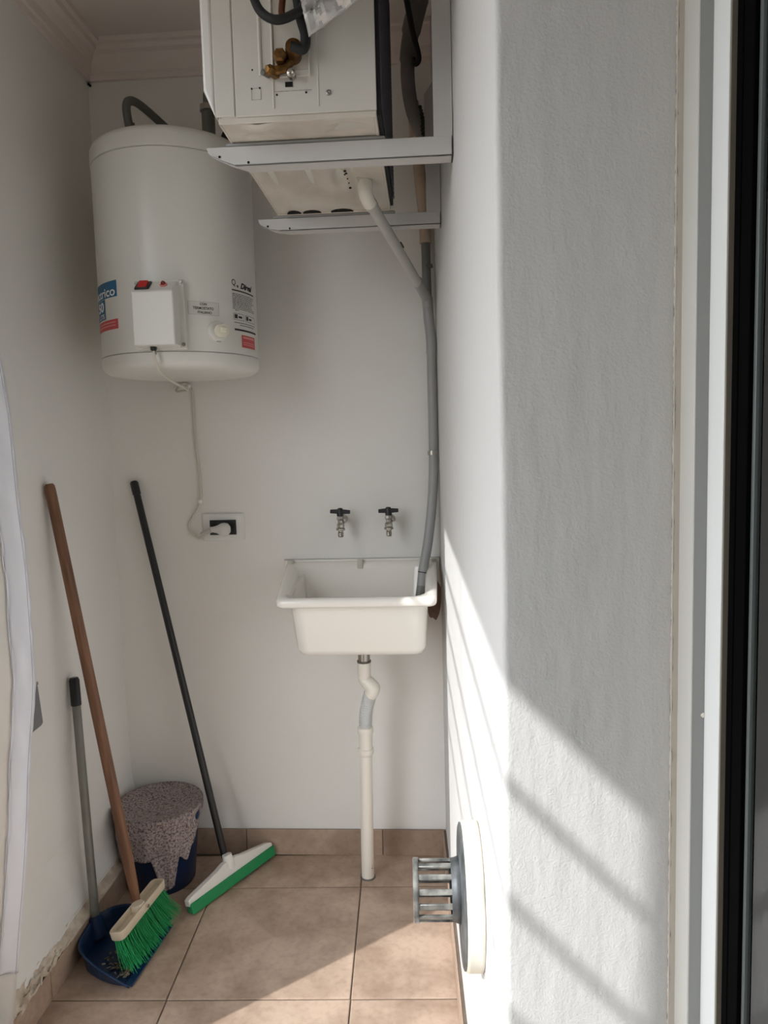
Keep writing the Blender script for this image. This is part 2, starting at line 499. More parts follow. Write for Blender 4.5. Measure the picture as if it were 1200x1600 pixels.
# lumpy plaster ledge over the left skirting, chipped near the camera end
mb = MB()
def ledge(u, v):
    y = YB - 0.01 - u * (YB - Y_OPEN1 - 0.02)
    nn = noise.noise(Vector((y * 22, v * 4, 0.5))); n2 = noise.noise(Vector((y * 60, v * 9, 3.5)))
    chip = max(0, min(1, (2.05 - y) / 0.25))
    x = XL + 0.036 + 0.026 * v ** 1.6 + 0.012 * chip * nn * v
    z = 0.084 + 0.034 * (1 - v) ** 1.2 + chip * (0.014 * n2 + 0.012 * nn) * (0.4 + v)
    return (x, y, z)
mb.grid(ledge, 150, 8)
mb.obj('crumbling_plaster', mat('chipped_plaster', (214, 204, 190), 0.9, bump=0.8, bscale=60, rgb2=(178, 160, 142), vscale=26), sL, solid=0.004, angle=60)

# cornices
pro = [(0, 0.105), (0, 0), (0.012, 0), (0.014, 0.016), (0.022, 0.020), (0.026, 0.045), (0.044, 0.068), (0.060, 0.074), (0.064, 0.088), (0.078, 0.090), (0.080, 0.105)]
mb = MB(); mb.prism([(YB - a, ZC - 0.105 + b) for a, b in pro], XL, wx(YB), 'x'); struct(mb.obj('trim_1', M_cornice, angle=20))
mb = MB(); mb.prism([(XL + a, ZC - 0.105 + b) for a, b in pro], -1.6, YB, 'y'); struct(mb.obj('trim_2', M_cornice, angle=20))
# dark stub marking the little gap where the cornices meet
tag(MB().tube([(XL + 0.004, YB - 0.012, ZC - 0.112), (XL + 0.012, YB - 0.004, ZC - 0.118)], 0.004, 6).obj('cornice_gap', M_dark), 'dark stub marking the gap in the corner below the cornice', 'nail')

# sliding door at the right: jamb profiles, gasket, glass
door = struct(MB().box(0.312, 0.332, 0.874, 0.920, 0.0, 2.30).obj('door_1', mat('jamb_paint', (186, 185, 179), 0.5), bevel=0.0012))
MB().box(0.3045, 0.3125, 0.921, 0.929, 0.0, 2.30).obj('joint_filler', M_sealant, door, smooth=False)
mb = MB()
mb.grid(lambda u, v: (0.3045 + 0.0022 * u + 0.0009 * noise.noise(Vector((u * 3, v * 90, 1))), 0.9245 - 0.003 * u + 0.0012 * noise.noise(Vector((u * 5, v * 140, 4))), 2.3 * v), 3, 400)
mb.obj('rough_joint', M_seal_dirt, door, solid=0.002)
MB().box(0.3125, 0.318, 0.9165, 0.9235, 0.0, 2.30).obj('sealant_bead', M_sealant, door, bevel=0.002)
MB().box(0.313, 0.345, 0.872, 0.876, 0.0, 2.30).obj('jamb_return', M_alu_shade, door, smooth=False)
MB().box(0.3275, 0.350, 0.829, 0.873, 0.0, 2.30).obj('jamb_rail', M_alu, door, bevel=0.0010, label='bright white outer door profile')
MB().box(0.3285, 0.345, 0.8250, 0.8292, 0.0, 2.30).obj('rail_return', M_bronze, door, smooth=False)
mb = MB()
for k in range(3):
    mb.box(0.334 + 0.0012 * (k % 2), 0.352, 0.7835 + 0.014 * k, 0.7975 + 0.014 * k, 0.0, 2.30)
Mpile = mat('black_pile', (4, 4, 4), 1.0); Mpile.node_tree.nodes['Principled BSDF'].inputs['Specular IOR Level'].default_value = 0.05
mb.obj('gasket', Mpile, door, bevel=0.001)
MB().box(0.3385, 0.352, 0.7765, 0.7830, 0.0, 2.30).obj('glazing_bead', mat('grey_bead', (86, 92, 92), 0.4), door, bevel=0.001)
MB().box(0.3420, 0.3426, -1.35, 0.778, 0.05, 2.25).obj('glass_pane', M_glass, door, smooth=False)
mb = MB().box(0.320, 0.355, -1.35, 0.92, 0.0, 0.05).box(0.320, 0.355, -1.35, 0.92, 2.25, 2.30)
mb.obj('door_track', M_alu, door, bevel=0.002)
MB().box(0.320, 0.355, -1.42, -1.35, 0.0, 2.30).obj('far_jamb', M_alu, door, bevel=0.002)
mb = MB(); mb.lathe([(0.0, 0), (0.0045, 0.001), (0.0045, 0.003), (0.002, 0.0055), (0.0, 0.006)], frame_to((0.3275, 0.876, 1.165), (-1, -0.5, 0)), 16)
mb.obj('door_bumper', M_pvc_w, door)
struct(MB().box(0.31, 0.45, -1.6, 0.926, 2.30, ZC).obj('wall_right_lintel', M_pier, smooth=False))
struct(MB().box(0.31, 0.45, -1.6, -1.42, -0.05, 2.3).obj('wall_right_near', M_pier, smooth=False))
# dim room behind the glass
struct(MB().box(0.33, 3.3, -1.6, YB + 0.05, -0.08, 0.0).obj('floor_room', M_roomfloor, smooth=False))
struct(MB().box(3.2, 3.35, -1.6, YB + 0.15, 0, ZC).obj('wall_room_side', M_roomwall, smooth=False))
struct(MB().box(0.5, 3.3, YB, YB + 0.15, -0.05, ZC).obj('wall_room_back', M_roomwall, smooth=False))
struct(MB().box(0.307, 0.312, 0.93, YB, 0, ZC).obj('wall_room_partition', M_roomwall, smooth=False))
cab = thing('cabinet', 'pale green cabinet glimpsed through the door glass at the right edge', 'cabinet', (1.22, 2.3, 0))
MB().box(1.03, 1.55, 2.1, 2.5, 0.10, 0.80).obj('body', M_pale, cab, bevel=0.004)
MB().box(1.02, 1.56, 2.09, 2.5, 0.80, 0.83).obj('cabinet_top', M_roomwall, cab, bevel=0.004)
MB().box(1.04, 1.285, 2.088, 2.1, 0.13, 0.77).obj('cabinet_door', M_pale, cab, bevel=0.003)
MB().box(1.295, 1.54, 2.088, 2.1, 0.13, 0.77).obj('cabinet_door', M_pale, cab, bevel=0.003)
MB().box(1.06, 1.52, 2.13, 2.47, 0, 0.10).obj('plinth', M_roomwall, cab)
settle(cab)

# outside: the floor slab runs on; clothes airer and safety wires that cast the thin shadows
air = thing('clothes_airer', 'white clothes airer with four rods hung outside the balcony opening', 'clothes airer', (XL - 0.12, 0.3, 2.5))
for x in (-1.32, -1.48, -1.64, -1.80):
    MB().tube([(x, -1.3, 2.50), (x, 1.45, 2.50)], 0.0072, 8).obj('rod', M_white_gloss, air)
for y in (-1.25, 1.42):
    MB().box(-1.84, XL - 0.12, y - 0.01, y + 0.01, 2.475, 2.49).obj('support_arm', M_white_gloss, air, bevel=0.002)
settle(air)
wproto = None
for y, wl in ((0.046, 'nearest the camera end'), (0.326, 'second from the camera end'), (0.61, 'third from the camera end'), (0.655, 'farthest along, close beside its neighbour')):
    if wproto is None:
        o = MB().tube([(0, 0, 0.06), (0, 0, 2.556)], 0.0024, 6).obj('safety_wire', M_white_gloss); wproto = o
        tag(o, 'thin vertical safety wire strung in the balcony opening', 'wire', 'safety wires in the opening')
    else:
        o = wproto.copy(); COL.objects.link(o)
    o.location = (XL - 0.06, y, 0); o['label'] = 'thin vertical safety wire in the balcony opening, ' + wl

# ------------------------------------------------------------------ water heater
HX, HY, HR = -0.758, 2.282, 0.2364
def HP(a, z, r=HR):
    a = math.radians(a)
    return Vector((HX + r * math.sin(a), HY - r * math.cos(a), z))
ht = thing('water_heater', 'white cylindrical electric water heater hung in the left corner', 'water heater', (HX, HY, 1.71))
HM = Matrix.Translation((HX, HY, 0))
MB().lathe([(HR - 0.003, 1.779), (HR, 1.781), (HR, 2.335), (HR - 0.003, 2.337)], HM, 96).obj('tank', M_heater, ht)
MB().lathe([(HR - 0.004, 1.779), (HR + 0.001, 1.777), (HR + 0.001, 1.756), (HR - 0.003, 1.745), (HR - 0.014, 1.736), (HR - 0.05, 1.731), (HR - 0.12, 1.729), (0.0, 1.728)][::-1], HM, 96).obj('bottom_cap', M_heater, ht)
MB().lathe([(HR - 0.004, 2.337), (HR + 0.002, 2.339), (HR + 0.002, 2.377), (HR - 0.004, 2.389), (HR - 0.016, 2.398), (HR - 0.06, 2.406), (0.0, 2.410)], HM, 96).obj('top_cap', M_heater, ht)
for xx in (-0.86, -0.66):
    MB().box(xx - 0.02, xx + 0.02, HY + HR - 0.03, YB, 2.20, 2.26).obj('wall_bracket', M_bracket, ht, bevel=0.002)
MB().lathe([(0.0, 0.003), (0.004, 0.002), (0.005, 0)], frame_to(HP(0.4, 1.773, HR), (0, -1, 0)), 12).obj('screw', M_screw, ht)
# thermostat box: wedge-topped, slightly tapered
bx0, bx1, by, bz0, bz1, bz2 = -0.797, -0.680, 1.993, 1.787, 1.935, 1.968
pb = MB().prism([(2.062, bz0), (by, bz0 + 0.002), (by, bz1), (by + 0.042, bz2), (2.062, bz2)], bx0, bx1, 'x')
tb = pb.obj('thermostat_box', M_box, ht, bevel=0.004, seg=3)
MB().box(bx0 - 0.006, bx1 + 0.014, 2.043, 2.060, bz0 - 0.004, bz2 + 0.006).obj('box_flange', M_box, tb, bevel=0.003)
sl = Vector((0, 0.042, bz2 - bz1)).normalized(); nr = Vector((0, -sl.z, sl.y))
def on_slope(x, t, lift=0.0):
    return Vector((x, by, bz1)) + sl * t + nr * lift
q = Matrix((Vector((1, 0, 0)), sl, nr)).transposed().to_4x4(); q.translation = on_slope(-0.769, 0.030, 0.0)
MB().box(-0.020, 0.020, -0.021, 0.019, -0.002, 0.005, q).obj('switch_frame', M_black, tb, bevel=0.002)
q2 = q @ Matrix.Rotation(math.radians(12), 4, 'X')
MB().box(-0.013, 0.013, -0.015, 0.014, 0.0, 0.009, q2).obj('rocker_switch', M_red, tb, bevel=0.002)
q3 = Matrix((Vector((1, 0, 0)), sl, nr)).transposed().to_4x4(); q3.translation = on_slope(-0.712, 0.030)
MB().lathe([(0.0105, 0), (0.0105, 0.003), (0.008, 0.004), (0, 0.004)], q3, 20).obj('pilot_bezel', mat('bezel', (206, 130, 124), 0.4), tb)
MB().lathe([(0.0068, 0.003), (0.006, 0.009), (0.003, 0.012), (0, 0.0125)], q3, 16).obj('pilot_light', mat('dark_red_lens', (122, 18, 22), 0.2), tb)
for x, z in ((bx1 + 0.008, bz2 - 0.002), (bx1 + 0.008, bz0 + 0.008), (bx0 - 0.001, bz2 - 0.002)):
    MB().lathe([(0.0055, 0), (0.0055, 0.003), (0.002, 0.004), (0, 0.0035)], frame_to((x, 2.042, z), (0, -1, 0)), 12).obj('screw', M_screw, tb)
MB().lathe([(0.009, 0), (0.009, 0.010), (0.006, 0.014)], frame_to((-0.752, 2.022, bz0 + 0.004), (0, 0, -1)), 14).obj('cable_gland', M_black, tb)
# thermostat knob
kd = Vector((math.sin(math.radians(44)), -math.cos(math.radians(44)), 0))
kM = frame_to(HP(44, 1.838, HR - 0.003), kd)
MB().lathe([(0.030, 0), (0.030, 0.006), (0.024, 0.009), (0.018, 0.009), (0.0, 0.009)], kM, 32).obj('knob_collar', M_box, ht)
kb = MB().lathe([(0.014, 0.006), (0.014, 0.018), (0.019, 0.020), (0.0195, 0.034), (0.018, 0.038), (0.0, 0.038)], kM, 32).obj('thermostat_knob', M_cream, ht)
MB().box(-0.008, 0.008, -0.006, 0.008, 0.036, 0.045, kM).obj('knob_cap', M_cream, kb, bevel=0.002)
MB().box(-0.007, 0.007, -0.0295, -0.0215, 0.004, 0.0075, kM).obj('knob_pointer', M_pvc_g, kb, bevel=0.001)

def wrap_text(body, a, z, w, h, m, parent, name='lettering', lift=0.0009, shear=0, bold=0.0):
    me = text_mesh(body, 0.02, w, h, shear=shear, bold=bold)
    bm = bmesh.new(); bm.from_mesh(me)
    bmesh.ops.subdivide_edges(bm, edges=[e for e in bm.edges if e.calc_length() > 0.006], cuts=2)
    for v in bm.verts:
        p = HP(a + math.degrees(v.co.x / HR), z + v.co.y, HR + lift)
        v.co = p
    me2 = bpy.data.meshes.new(name); bm.to_mesh(me2); bm.free(); me2.materials.append(m)
    o = bpy.data.objects.new(name, me2); COL.objects.link(o); o.parent = parent
    return o
def wrap_patch(mb, a0, a1, z0, z1, lift=0.0005, n=10):
    return mb.grid(lambda u, v: HP(a0 + (a1 - a0) * u, z0 + (z1 - z0) * v, HR + lift), n, 1)
blue = wrap_patch(MB(), -74, -27.8, 1.9415, 1.987).obj('blue_sticker', M_blue, ht)
wrap_text('Eléctrico', -50.6, 1.958, 0.172, 0.026, M_whiteink, blue, bold=0.0003)
fifty = wrap_patch(MB(), -66, -43.6, 1.884, 1.9405).obj('small_blue_sticker', M_blue, ht)
wrap_text('50', -52.5, 1.921, 0.056, 0.028, M_whiteink, fifty, bold=0.0006)
wrap_text('LTS', -51, 1.894, 0.045, 0.013, M_whiteink, fifty, bold=0.0003)
reds = wrap_patch(MB(), -74, -28.2, 1.8515, 1.8795).obj('red_sticker', M_redst, ht)
mb = MB()
for zz in (1.871, 1.8625):
    wrap_patch(mb, -70, -31, zz - 0.0012, zz + 0.0012, 0.0009, 20)
mb.obj('fine_print', mat('pale_pink_ink', (226, 160, 156), 0.5), reds)
con = wrap_patch(MB(), 23.6, 45.6, 1.882, 1.919).obj('thermostat_label', M_stick, ht)
mb = MB()
for a0, a1, z0, z1 in ((23.6, 45.6, 1.9184, 1.919), (23.6, 45.6, 1.882, 1.8826), (23.6, 23.8, 1.882, 1.919), (45.4, 45.6, 1.882, 1.919)):
    wrap_patch(mb, a0, a1, z0, z1, 0.0008, 6)
mb.obj('label_border', M_pvc_g, con)
wrap_text('CON', 34.2, 1.9120, 0.020, 0.0072, M_ink, con, bold=0.0006)
wrap_text('TERMOSTATO', 34.2, 1.9005, 0.060, 0.0078, M_ink, con, bold=0.0006)
wrap_text('ITALIANO', 35, 1.8890, 0.041, 0.0072, M_ink, con, bold=0.0006)
big = wrap_patch(MB(), 57.2, 88, 1.832, 1.995, 0.0003).obj('maker_label', M_heater, ht)
wrap_text('Dirval', 74.5, 1.981, 0.068, 0.018, M_ink, big, shear=0.35, bold=0.0012)
wrap_text('Q', 59.4, 1.985, 0.016, 0.021, M_ink, big, bold=0.0002)
wrap_text('e', 63.3, 1.977, 0.007, 0.008, M_ink, big, bold=0.0008)
mb = MB()
wrap_patch(mb, 57.4, 86, 1.9625, 1.9662, 0.0008, 14)
r2 = random.Random(3)
for k in range(11):
    zz = 1.954 - k * 0.0047
    a = 57.6 + (2 if k == 10 else 0)
    end = 86 - r2.random() * 5 - (18 if k == 10 else 0)
    while a < end:
        w = 1.2 + r2.random() * 2.8
        wrap_patch(mb, a, min(a + w, end), zz - 0.0009, zz + 0.0009, 0.0008, 2)
        a += w + 0.5
for a0, a1 in ((58, 69), (71, 86)):
    for z0, z1 in ((1.897, 1.898), (1.879, 1.880)):
        wrap_patch(mb, a0, a1, z0, z1, 0.0008, 6)
    for a in (a0, a1 - 0.3):
        wrap_patch(mb, a, a + 0.3, 1.879, 1.898, 0.0008, 1)
    wrap_patch(mb, a0 + 1, a0 + 4, 1.883, 1.895, 0.0008, 2)
    wrap_patch(mb, a0 + 5, a0 + 9, 1.885, 1.891, 0.0008, 3)
wrap_patch(mb, 58.5, 86, 1.8705, 1.8722, 0.0008, 12); wrap_patch(mb, 64, 84, 1.864, 1.8658, 0.0008, 10)
wrap_patch(mb, 58.5, 88, 1.848, 1.8535, 0.0008, 12)
mb.obj('fine_print', M_ink, big)
rs = wrap_patch(MB(), 65.5, 84.8, 1.801, 1.8375, 0.0006).obj('small_red_sticker', M_redst, ht)
mb = MB(); wrap_patch(mb, 67, 83, 1.828, 1.833, 0.0010, 6); wrap_patch(mb, 67, 83, 1.815, 1.817, 0.0010, 6); wrap_patch(mb, 67, 83, 1.809, 1.811, 0.0010, 6)
mb.obj('fine_print', mat('pale_pink_ink2', (220, 150, 146), 0.5), rs)
settle(ht)

# pipes above the heater
hs = thing('flexible_hose', 'grey flexible hose looping from the heater top on the left', 'hose', (-0.88, 2.25, 2.40))
MB().tube(spline([(-0.872, 2.25, 2.46), (-0.880, 2.25, 2.53), (-0.872, 2.262, 2.556), (-0.850, 2.30, 2.555), (-0.80, 2.40, 2.52), (-0.755, 2.50, 2.485), (-0.745, 2.545, 2.475)], 8), 0.0125, 12).obj('hose', M_grayhose, hs)
MB().tube([(-0.872, 2.25, 2.405), (-0.872, 2.25, 2.478)], 0.0085, 12).obj('nipple', M_chrome, hs)
MB().lathe([(0.015, 2.466), (0.015, 2.486)], Matrix.Translation((-0.872, 2.25, 0)), 6).obj('coupling_nut', M_galv, hs, smooth=False)
settle(hs)
ps = thing('pipe_union', 'dark grey pipe with a union nut rising behind the outdoor unit', 'pipe', (-0.645, 2.30, 2.40))
MB().lathe([(0.020, 2.405), (0.020, 2.525), (0.024, 2.530), (0.024, 2.545), (0.018, 2.550)], Matrix.Translation((-0.645, 2.30, 0)), 20).obj('riser', M_galv, ps)
MB().lathe([(0.026, 2.530), (0.026, 2.546)], Matrix.Translation((-0.645, 2.30, 0)), 8).obj('union_nut', M_chrome, ps, smooth=False)
MB().tube(spline([(-0.645, 2.30, 2.545), (-0.645, 2.305, 2.585), (-0.635, 2.32, 2.62), (-0.60, 2.36, 2.635), (-0.56, 2.45, 2.63), (-0.55, 2.547, 2.63)], 8), 0.0135, 12).obj('elbow_pipe', M_galv, ps)
MB().tube(spline([(-0.61, 2.36, 2.42), (-0.61, 2.36, 2.47), (-0.60, 2.40, 2.50), (-0.58, 2.547, 2.51)], 6), 0.016, 12).obj('safety_valve', M_blackrub, ps)
settle(ps)

# power cord and outlet
pc = thing('power_cord', 'white power cord from heater down to the wall outlet', 'cord', (-0.80, 2.53, 1.2))
pts = [(-0.752, 2.022, 1.776), (-0.748, 2.02, 1.75), (-0.752, 2.08, 1.718), (-0.765, 2.25, 1.702), (-0.800, 2.44, 1.702), (-0.868, 2.53, 1.705), (-0.855, 2.540, 1.728), (-0.835, 2.541, 1.732), (-0.820, 2.541, 1.715), (-0.815, 2.541, 1.66), (-0.812, 2.541, 1.52), (-0.804, 2.541, 1.40), (-0.808, 2.541, 1.31), (-0.835, 2.541, 1.265), (-0.852, 2.541, 1.232), (-0.840, 2.538, 1.200), (-0.815, 2.53, 1.188), (-0.79, 2.515, 1.197), (-0.772, 2.507, 1.210)]
MB().tube(spline(pts, 8), 0.0042, 8).obj('cable', M_cord, pc)
for p in ((-0.8255, 2.540, 1.722), (-0.806, 2.540, 1.316)):
    MB().lathe([(0.007, 0), (0.007, 0.006), (0.003, 0.009), (0, 0.009)], frame_to(p, (0, -1, 0)), 12).obj('cable_clip', M_whiteink, pc)
MB().tube([(-0.80, 2.51, 1.203), (-0.775, 2.505, 1.213), (-0.760, 2.503, 1.218)], [0.006, 0.0085, 0.010], 12).obj('strain_relief', M_pvc_lt, pc)
mb = MB()
prof = [(0.0095, -0.004), (0.0098, 0.006), (0.014, 0.022), (0.0215, 0.036), (0.0235, 0.048), (0.021, 0.060), (0.012, 0.068), (0.0, 0.070)]
MB().lathe(prof, Matrix.Translation((-0.762, 2.505, 1.219)) @ Matrix.Rotation(math.radians(90), 4, 'Y') @ Matrix.Diagonal((1, 0.75, 1, 1)), 24).obj('plug', mat('plug_white', (206, 206, 202), 0.4), pc)
settle(pc)
ot = thing('wall_outlet', 'white rectangular wall outlet with black socket on the back wall', 'outlet', (-0.727, 2.546, 1.175))
mb = MB().box(-0.803, -0.651, 2.540, YB, 1.174, 1.272)
mb.obj('plate', M_outlet, ot, bevel=0.004)
MB().box(-0.797, -0.657, 2.5385, 2.541, 1.180, 1.266).obj('plate_face', M_outlet, ot, bevel=0.003)
MB().box(-0.775, -0.680, 2.535, 2.540, 1.196, 1.249).obj('socket', M_black, ot, bevel=0.001)
settle(ot)

# ------------------------------------------------------------------ air conditioner outdoor unit
AX0, AX1, AY0, AY1, AZ0, AZ1 = -0.412, -0.085, 1.515, 2.100, 2.153, 2.700
ac = thing('air_conditioner', 'white outdoor air conditioner unit on wall brackets seen from below', 'air conditioner', ((AX0 + AX1) / 2, 1.8, 2.155))
mb = MB()
mb.prism([(AX0 + 0.012, AZ0 + 0.008), (AX0 - 0.006, AZ0 + 0.055), (AX0 - 0.006, AZ1), (AX1, AZ1), (AX1, AZ0 + 0.008)], AY0, AY1, 'y')
mb.obj('casing', M_ac, ac, bevel=0.004)
MB().prism([(AX0 + 0.002, AZ0 + 0.012), (AX0 - 0.020, AZ0 + 0.065), (AX0 - 0.020, AZ1), (AX0 + 0.002, AZ1)], AY0 - 0.004, AY1, 'y').obj('front_cover', M_white_gloss, ac, bevel=0.006, seg=3)
# side panel with vertical seam, ridges, recess
MB().box(-0.367, AX1 + 0.001, AY0 - 0.004, AY0 + 0.002, AZ0 + 0.010, AZ1).obj('side_panel', M_ac, ac, bevel=0.0015)
MB().box(-0.409, -0.3695, AY0 - 0.0035, AY0 + 0.002, AZ0 + 0.012, AZ1).obj('seam_panel', M_ac, ac, bevel=0.0015)
mb = MB()
mb.tube([(-0.3135, AY0 - 0.004, 2.238), (-0.3135, AY0 - 0.004, 2.68)], 0.0038, 8)
mb.tube([(-0.2895, AY0 - 0.004, 2.175), (-0.2895, AY0 - 0.004, 2.68)], 0.0022, 8)
mb.tube([(-0.199, AY0 - 0.004, 2.175), (-0.199, AY0 - 0.004, 2.68)], 0.0016, 8)
mb.obj('pressed_rib', M_ac, ac)
# valve recess: raised lips around a flat plate, recess shade put into its colour
mb = MB()
mb.box(-0.286, -0.214, AY0 - 0.0055, AY0 - 0.0035, 2.245, 2.68)
rc = mb.obj('valve_recess', mat('recess_shade', (206, 203, 192), 0.5), ac, bevel=0.001)
MB().box(-0.2165, -0.2135, AY0 - 0.011, AY0 - 0.003, 2.232, 2.68).obj('recess_lip', M_ac, ac, bevel=0.001)
MB().box(-0.2895, -0.2865, AY0 - 0.010, AY0 - 0.003, 2.236, 2.68).obj('recess_lip', M_ac, ac, bevel=0.001)
MB().box(-0.2885, -0.2145, AY0 - 0.0075, AY0 - 0.0035, 2.232, 2.246).obj('recess_sill', M_ac, ac, bevel=0.002)
MB().box(-0.265, -0.250, AY0 - 0.0055, AY0 - 0.004, 2.2145, 2.224).obj('slot', M_dark, ac)
MB().box(-0.288, -0.213, AY0 - 0.005, AY0 - 0.0038, 2.2065, 2.2074).obj('panel_joint', M_seal_dirt, ac)
for x, z, r in ((-0.3302, 2.2508, 0.0017), (-0.2825, 2.2008, 0.0020), (-0.2235, 2.2025, 0.0020), (-0.333, 2.2150, 0.0018), (-0.3165, 2.2155, 0.0018)):
    MB().lathe([(r, 0), (r, 0.0012), (0, 0.0012)], frame_to((x, AY0 - 0.004, z), (0, -1, 0)), 10).obj('hole', M_dark, ac)
mb = MB()
for z0, z1, x0, x1 in ((2.1935, 2.1945, -0.334, -0.315), (2.2150, 2.2165, -0.334, -0.315), (2.1935, 2.2165, -0.3345, -0.3335), (2.1935, 2.2165, -0.3155, -0.3145)):
    mb.box(x0, x1, AY0 - 0.0050, AY0 - 0.0038, z0, z1)
mb.obj('knockout', M_pvc_lt, ac)
MB().lathe([(0.0055, 0), (0.0055, 0.002), (0.0025, 0.0032), (0.0, 0.002)], frame_to((-0.1787, AY0 - 0.004, 2.1995), (0, -1, 0)), 16).obj('screw', M_screw, ac)
# base pan: underside with embossings (modelled as a height field) and a folded rim
mb = MB()
def under(u, v):
    x = AX0 + 0.010 + u * (AX1 - AX0 - 0.014); y = AY0 + 0.004 + v * (AY1 - AY0 - 0.008)
    z = AZ0
    def bump(cx, cy, rx, ry, h, p=2):
        q = ((x - cx) / rx) ** 2 + ((y - cy) / ry) ** 2
        return h * math.exp(-q ** p)
    z += bump(-0.325, 1.535, 0.030, 0.016, -0.009) + bump(-0.148, 1.560, 0.032, 0.018, 0.010) + bump(-0.330, 1.582, 0.030, 0.012, 0.018) + bump(-0.150, 1.582, 0.036, 0.012, 0.016)
    for cx, hh in ((-0.360, 0.011), (-0.315, -0.006), (-0.270, 0.011), (-0.228, -0.006), (-0.165, 0.009)):
        z += hh * math.exp(-((x - cx) / 0.016) ** 2) * (0.5 + 0.5 * math.sin((y - 1.62) * 9.0)) * (1 if y > 1.64 else 0.0)
    z += bump(-0.198, 1.84, 0.016, 0.06, 0.010)
    z += bump(-0.110, 1.70, 0.022, 0.018, -0.004)
    return (x, y, z)
mb.grid(under, 90, 110)
base = mb.obj('base_pan', M_acbase, ac, solid=0.0015, angle=80)
mb = MB()
mb.box(AX0 + 0.008, AX1, AY0 - 0.001, AY0 + 0.004, AZ0 - 0.002, AZ0 + 0.010)
mb.box(AX0 + 0.008, AX0 + 0.013, AY0, AY1, AZ0 - 0.002, AZ0 + 0.020)
mb.box(AX1 - 0.006, AX1, AY0, AY1, AZ0 - 0.002, AZ0 + 0.020)
mb.box(AX0 + 0.008, AX1, AY1 - 0.006, AY1, AZ0 - 0.004, AZ0 + 0.020)
mb.obj('base_rim', M_acbase, ac, bevel=0.0015)
for x, y, w in ((-0.1800, 1.80, 0.0035), (-0.1785, 1.815, 0.003), (-0.183, 1.822, 0.002), (-0.1790, 1.85, 0.0018), (-0.1785, 1.88, 0.0018), (-0.1790, 1.915, 0.0035)):
    MB().lathe([(w, AZ0 - 0.0015), (w, AZ0 + 0.001)], Matrix.Translation((x, y, 0)), 8).obj('drain_hole', M_dark, ac)
for cx_, rx_ in ((-0.355, 0.020), (-0.305, 0.026), (-0.220, 0.032)):
    MB().prism([(cx_ + rx_ * math.cos(math.pi * k / 10), AY1 - 0.004 - 0.026 * math.sin(math.pi * k / 10)) for k in range(11)], AZ0 - 0.0030, AZ0 - 0.0012, 'z').obj('drain_notch', M_dark, ac, smooth=False)
for yy, nm in ((1.600, 'foot'), (2.098, 'foot')):
    MB().box(AX0 - 0.004, AX1 + 0.012, yy + 0.002, yy + 0.040, 2.1435, AZ0 - 0.002).obj(nm, M_pvc_g, ac, bevel=0.003)
# condenser coil and its guard on the wall side
MB().box(AX1 - 0.002, AX1 + 0.008, AY0 + 0.010, AY1 - 0.01, AZ0 + 0.006, AZ1 - 0.01).obj('coil', M_coil, ac, bevel=0.003)
mb = MB()
for k in range(26):
    y = AY0 + 0.02 + k * 0.0216
    mb.box(AX1 + 0.009, AX1 + 0.011, y, y + 0.0014, AZ0 + 0.02, AZ1 - 0.02)
for k in range(44):
    z = AZ0 + 0.024 + k * 0.0115
    mb.box(AX1 + 0.0105, AX1 + 0.0120, AY0 + 0.02, AY1 - 0.02, z, z + 0.0010)
mb.obj('coil_guard', M_fin, ac, kind='stuff')
# service valves
MBv = lambda p, d, prof, n=6: MB().lathe(prof, frame_to(p, d), n)
MBv((-0.2687, AY0 - 0.004, 2.2620), (0, -1, 0), [(0.0135, 0), (0.0135, 0.030), (0.010, 0.034), (0, 0.034)], 6).obj('service_valve', M_brass, ac, smooth=False)
MBv((-0.2455, AY0 - 0.004, 2.2700), (0.15, -1, 0.1), [(0.0155, 0), (0.0165, 0.018), (0.0155, 0.036), (0, 0.038)], 20).obj('flare_nut', M_brass, ac)
MBv((-0.2860, AY0 - 0.020, 2.2370), (-0.5, -1, -0.1), [(0.0105, -0.012), (0.0105, 0.014), (0.006, 0.019), (0, 0.019)], 6).obj('valve_cap', M_brass, ac, smooth=False)
MB().tube([(-0.286, AY0 - 0.02, 2.238), (-0.262, AY0 - 0.018, 2.243), (-0.250, AY0 - 0.015, 2.258)], 0.0085, 10).obj('valve_body', M_brass, ac)
MBv((-0.2500, AY0 - 0.012, 2.2330), (0.1, -1, -0.2), [(0.0085, -0.006), (0.0085, 0.016), (0.004, 0.018), (0, 0.016)], 16).obj('valve_port', M_chrome, ac)
MBv((-0.3010, AY0 - 0.018, 2.2360), (-0.6, -1, 0), [(0.006, -0.01), (0.006, 0.008), (0, 0.010)], 8).obj('port_tip', M_galv, ac)
settle(ac)

ln = thing('refrigerant_lines', 'black insulated refrigerant lines looping at the top of the outdoor unit', 'pipe', (-0.24, 1.46, 2.33))
MB().tube(spline([(-0.330, 1.462, 2.42), (-0.312, 1.455, 2.36), (-0.296, 1.45, 2.325), (-0.268, 1.445, 2.306), (-0.236, 1.45, 2.315), (-0.214, 1.455, 2.335), (-0.205, 1.46, 2.39)], 8), 0.0085, 12).obj('black_line', M_blackrub, ln)
MB().tube(spline([(-0.245, 1.475, 2.272), (-0.222, 1.478, 2.268), (-0.2165, 1.478, 2.292), (-0.225, 1.472, 2.33), (-0.235, 1.470, 2.42)], 8), [0.010] * 33, 12).obj('black_line', M_blackrub, ln)
MB().tube(spline([(-0.262, 1.487, 2.338), (-0.262, 1.487, 2.35), (-0.255, 1.488, 2.40)], 6), 0.0065, 10).obj('copper_line', mat('copper', (104, 66, 46), 0.5, metal=0.7), ln)
settle(ln)

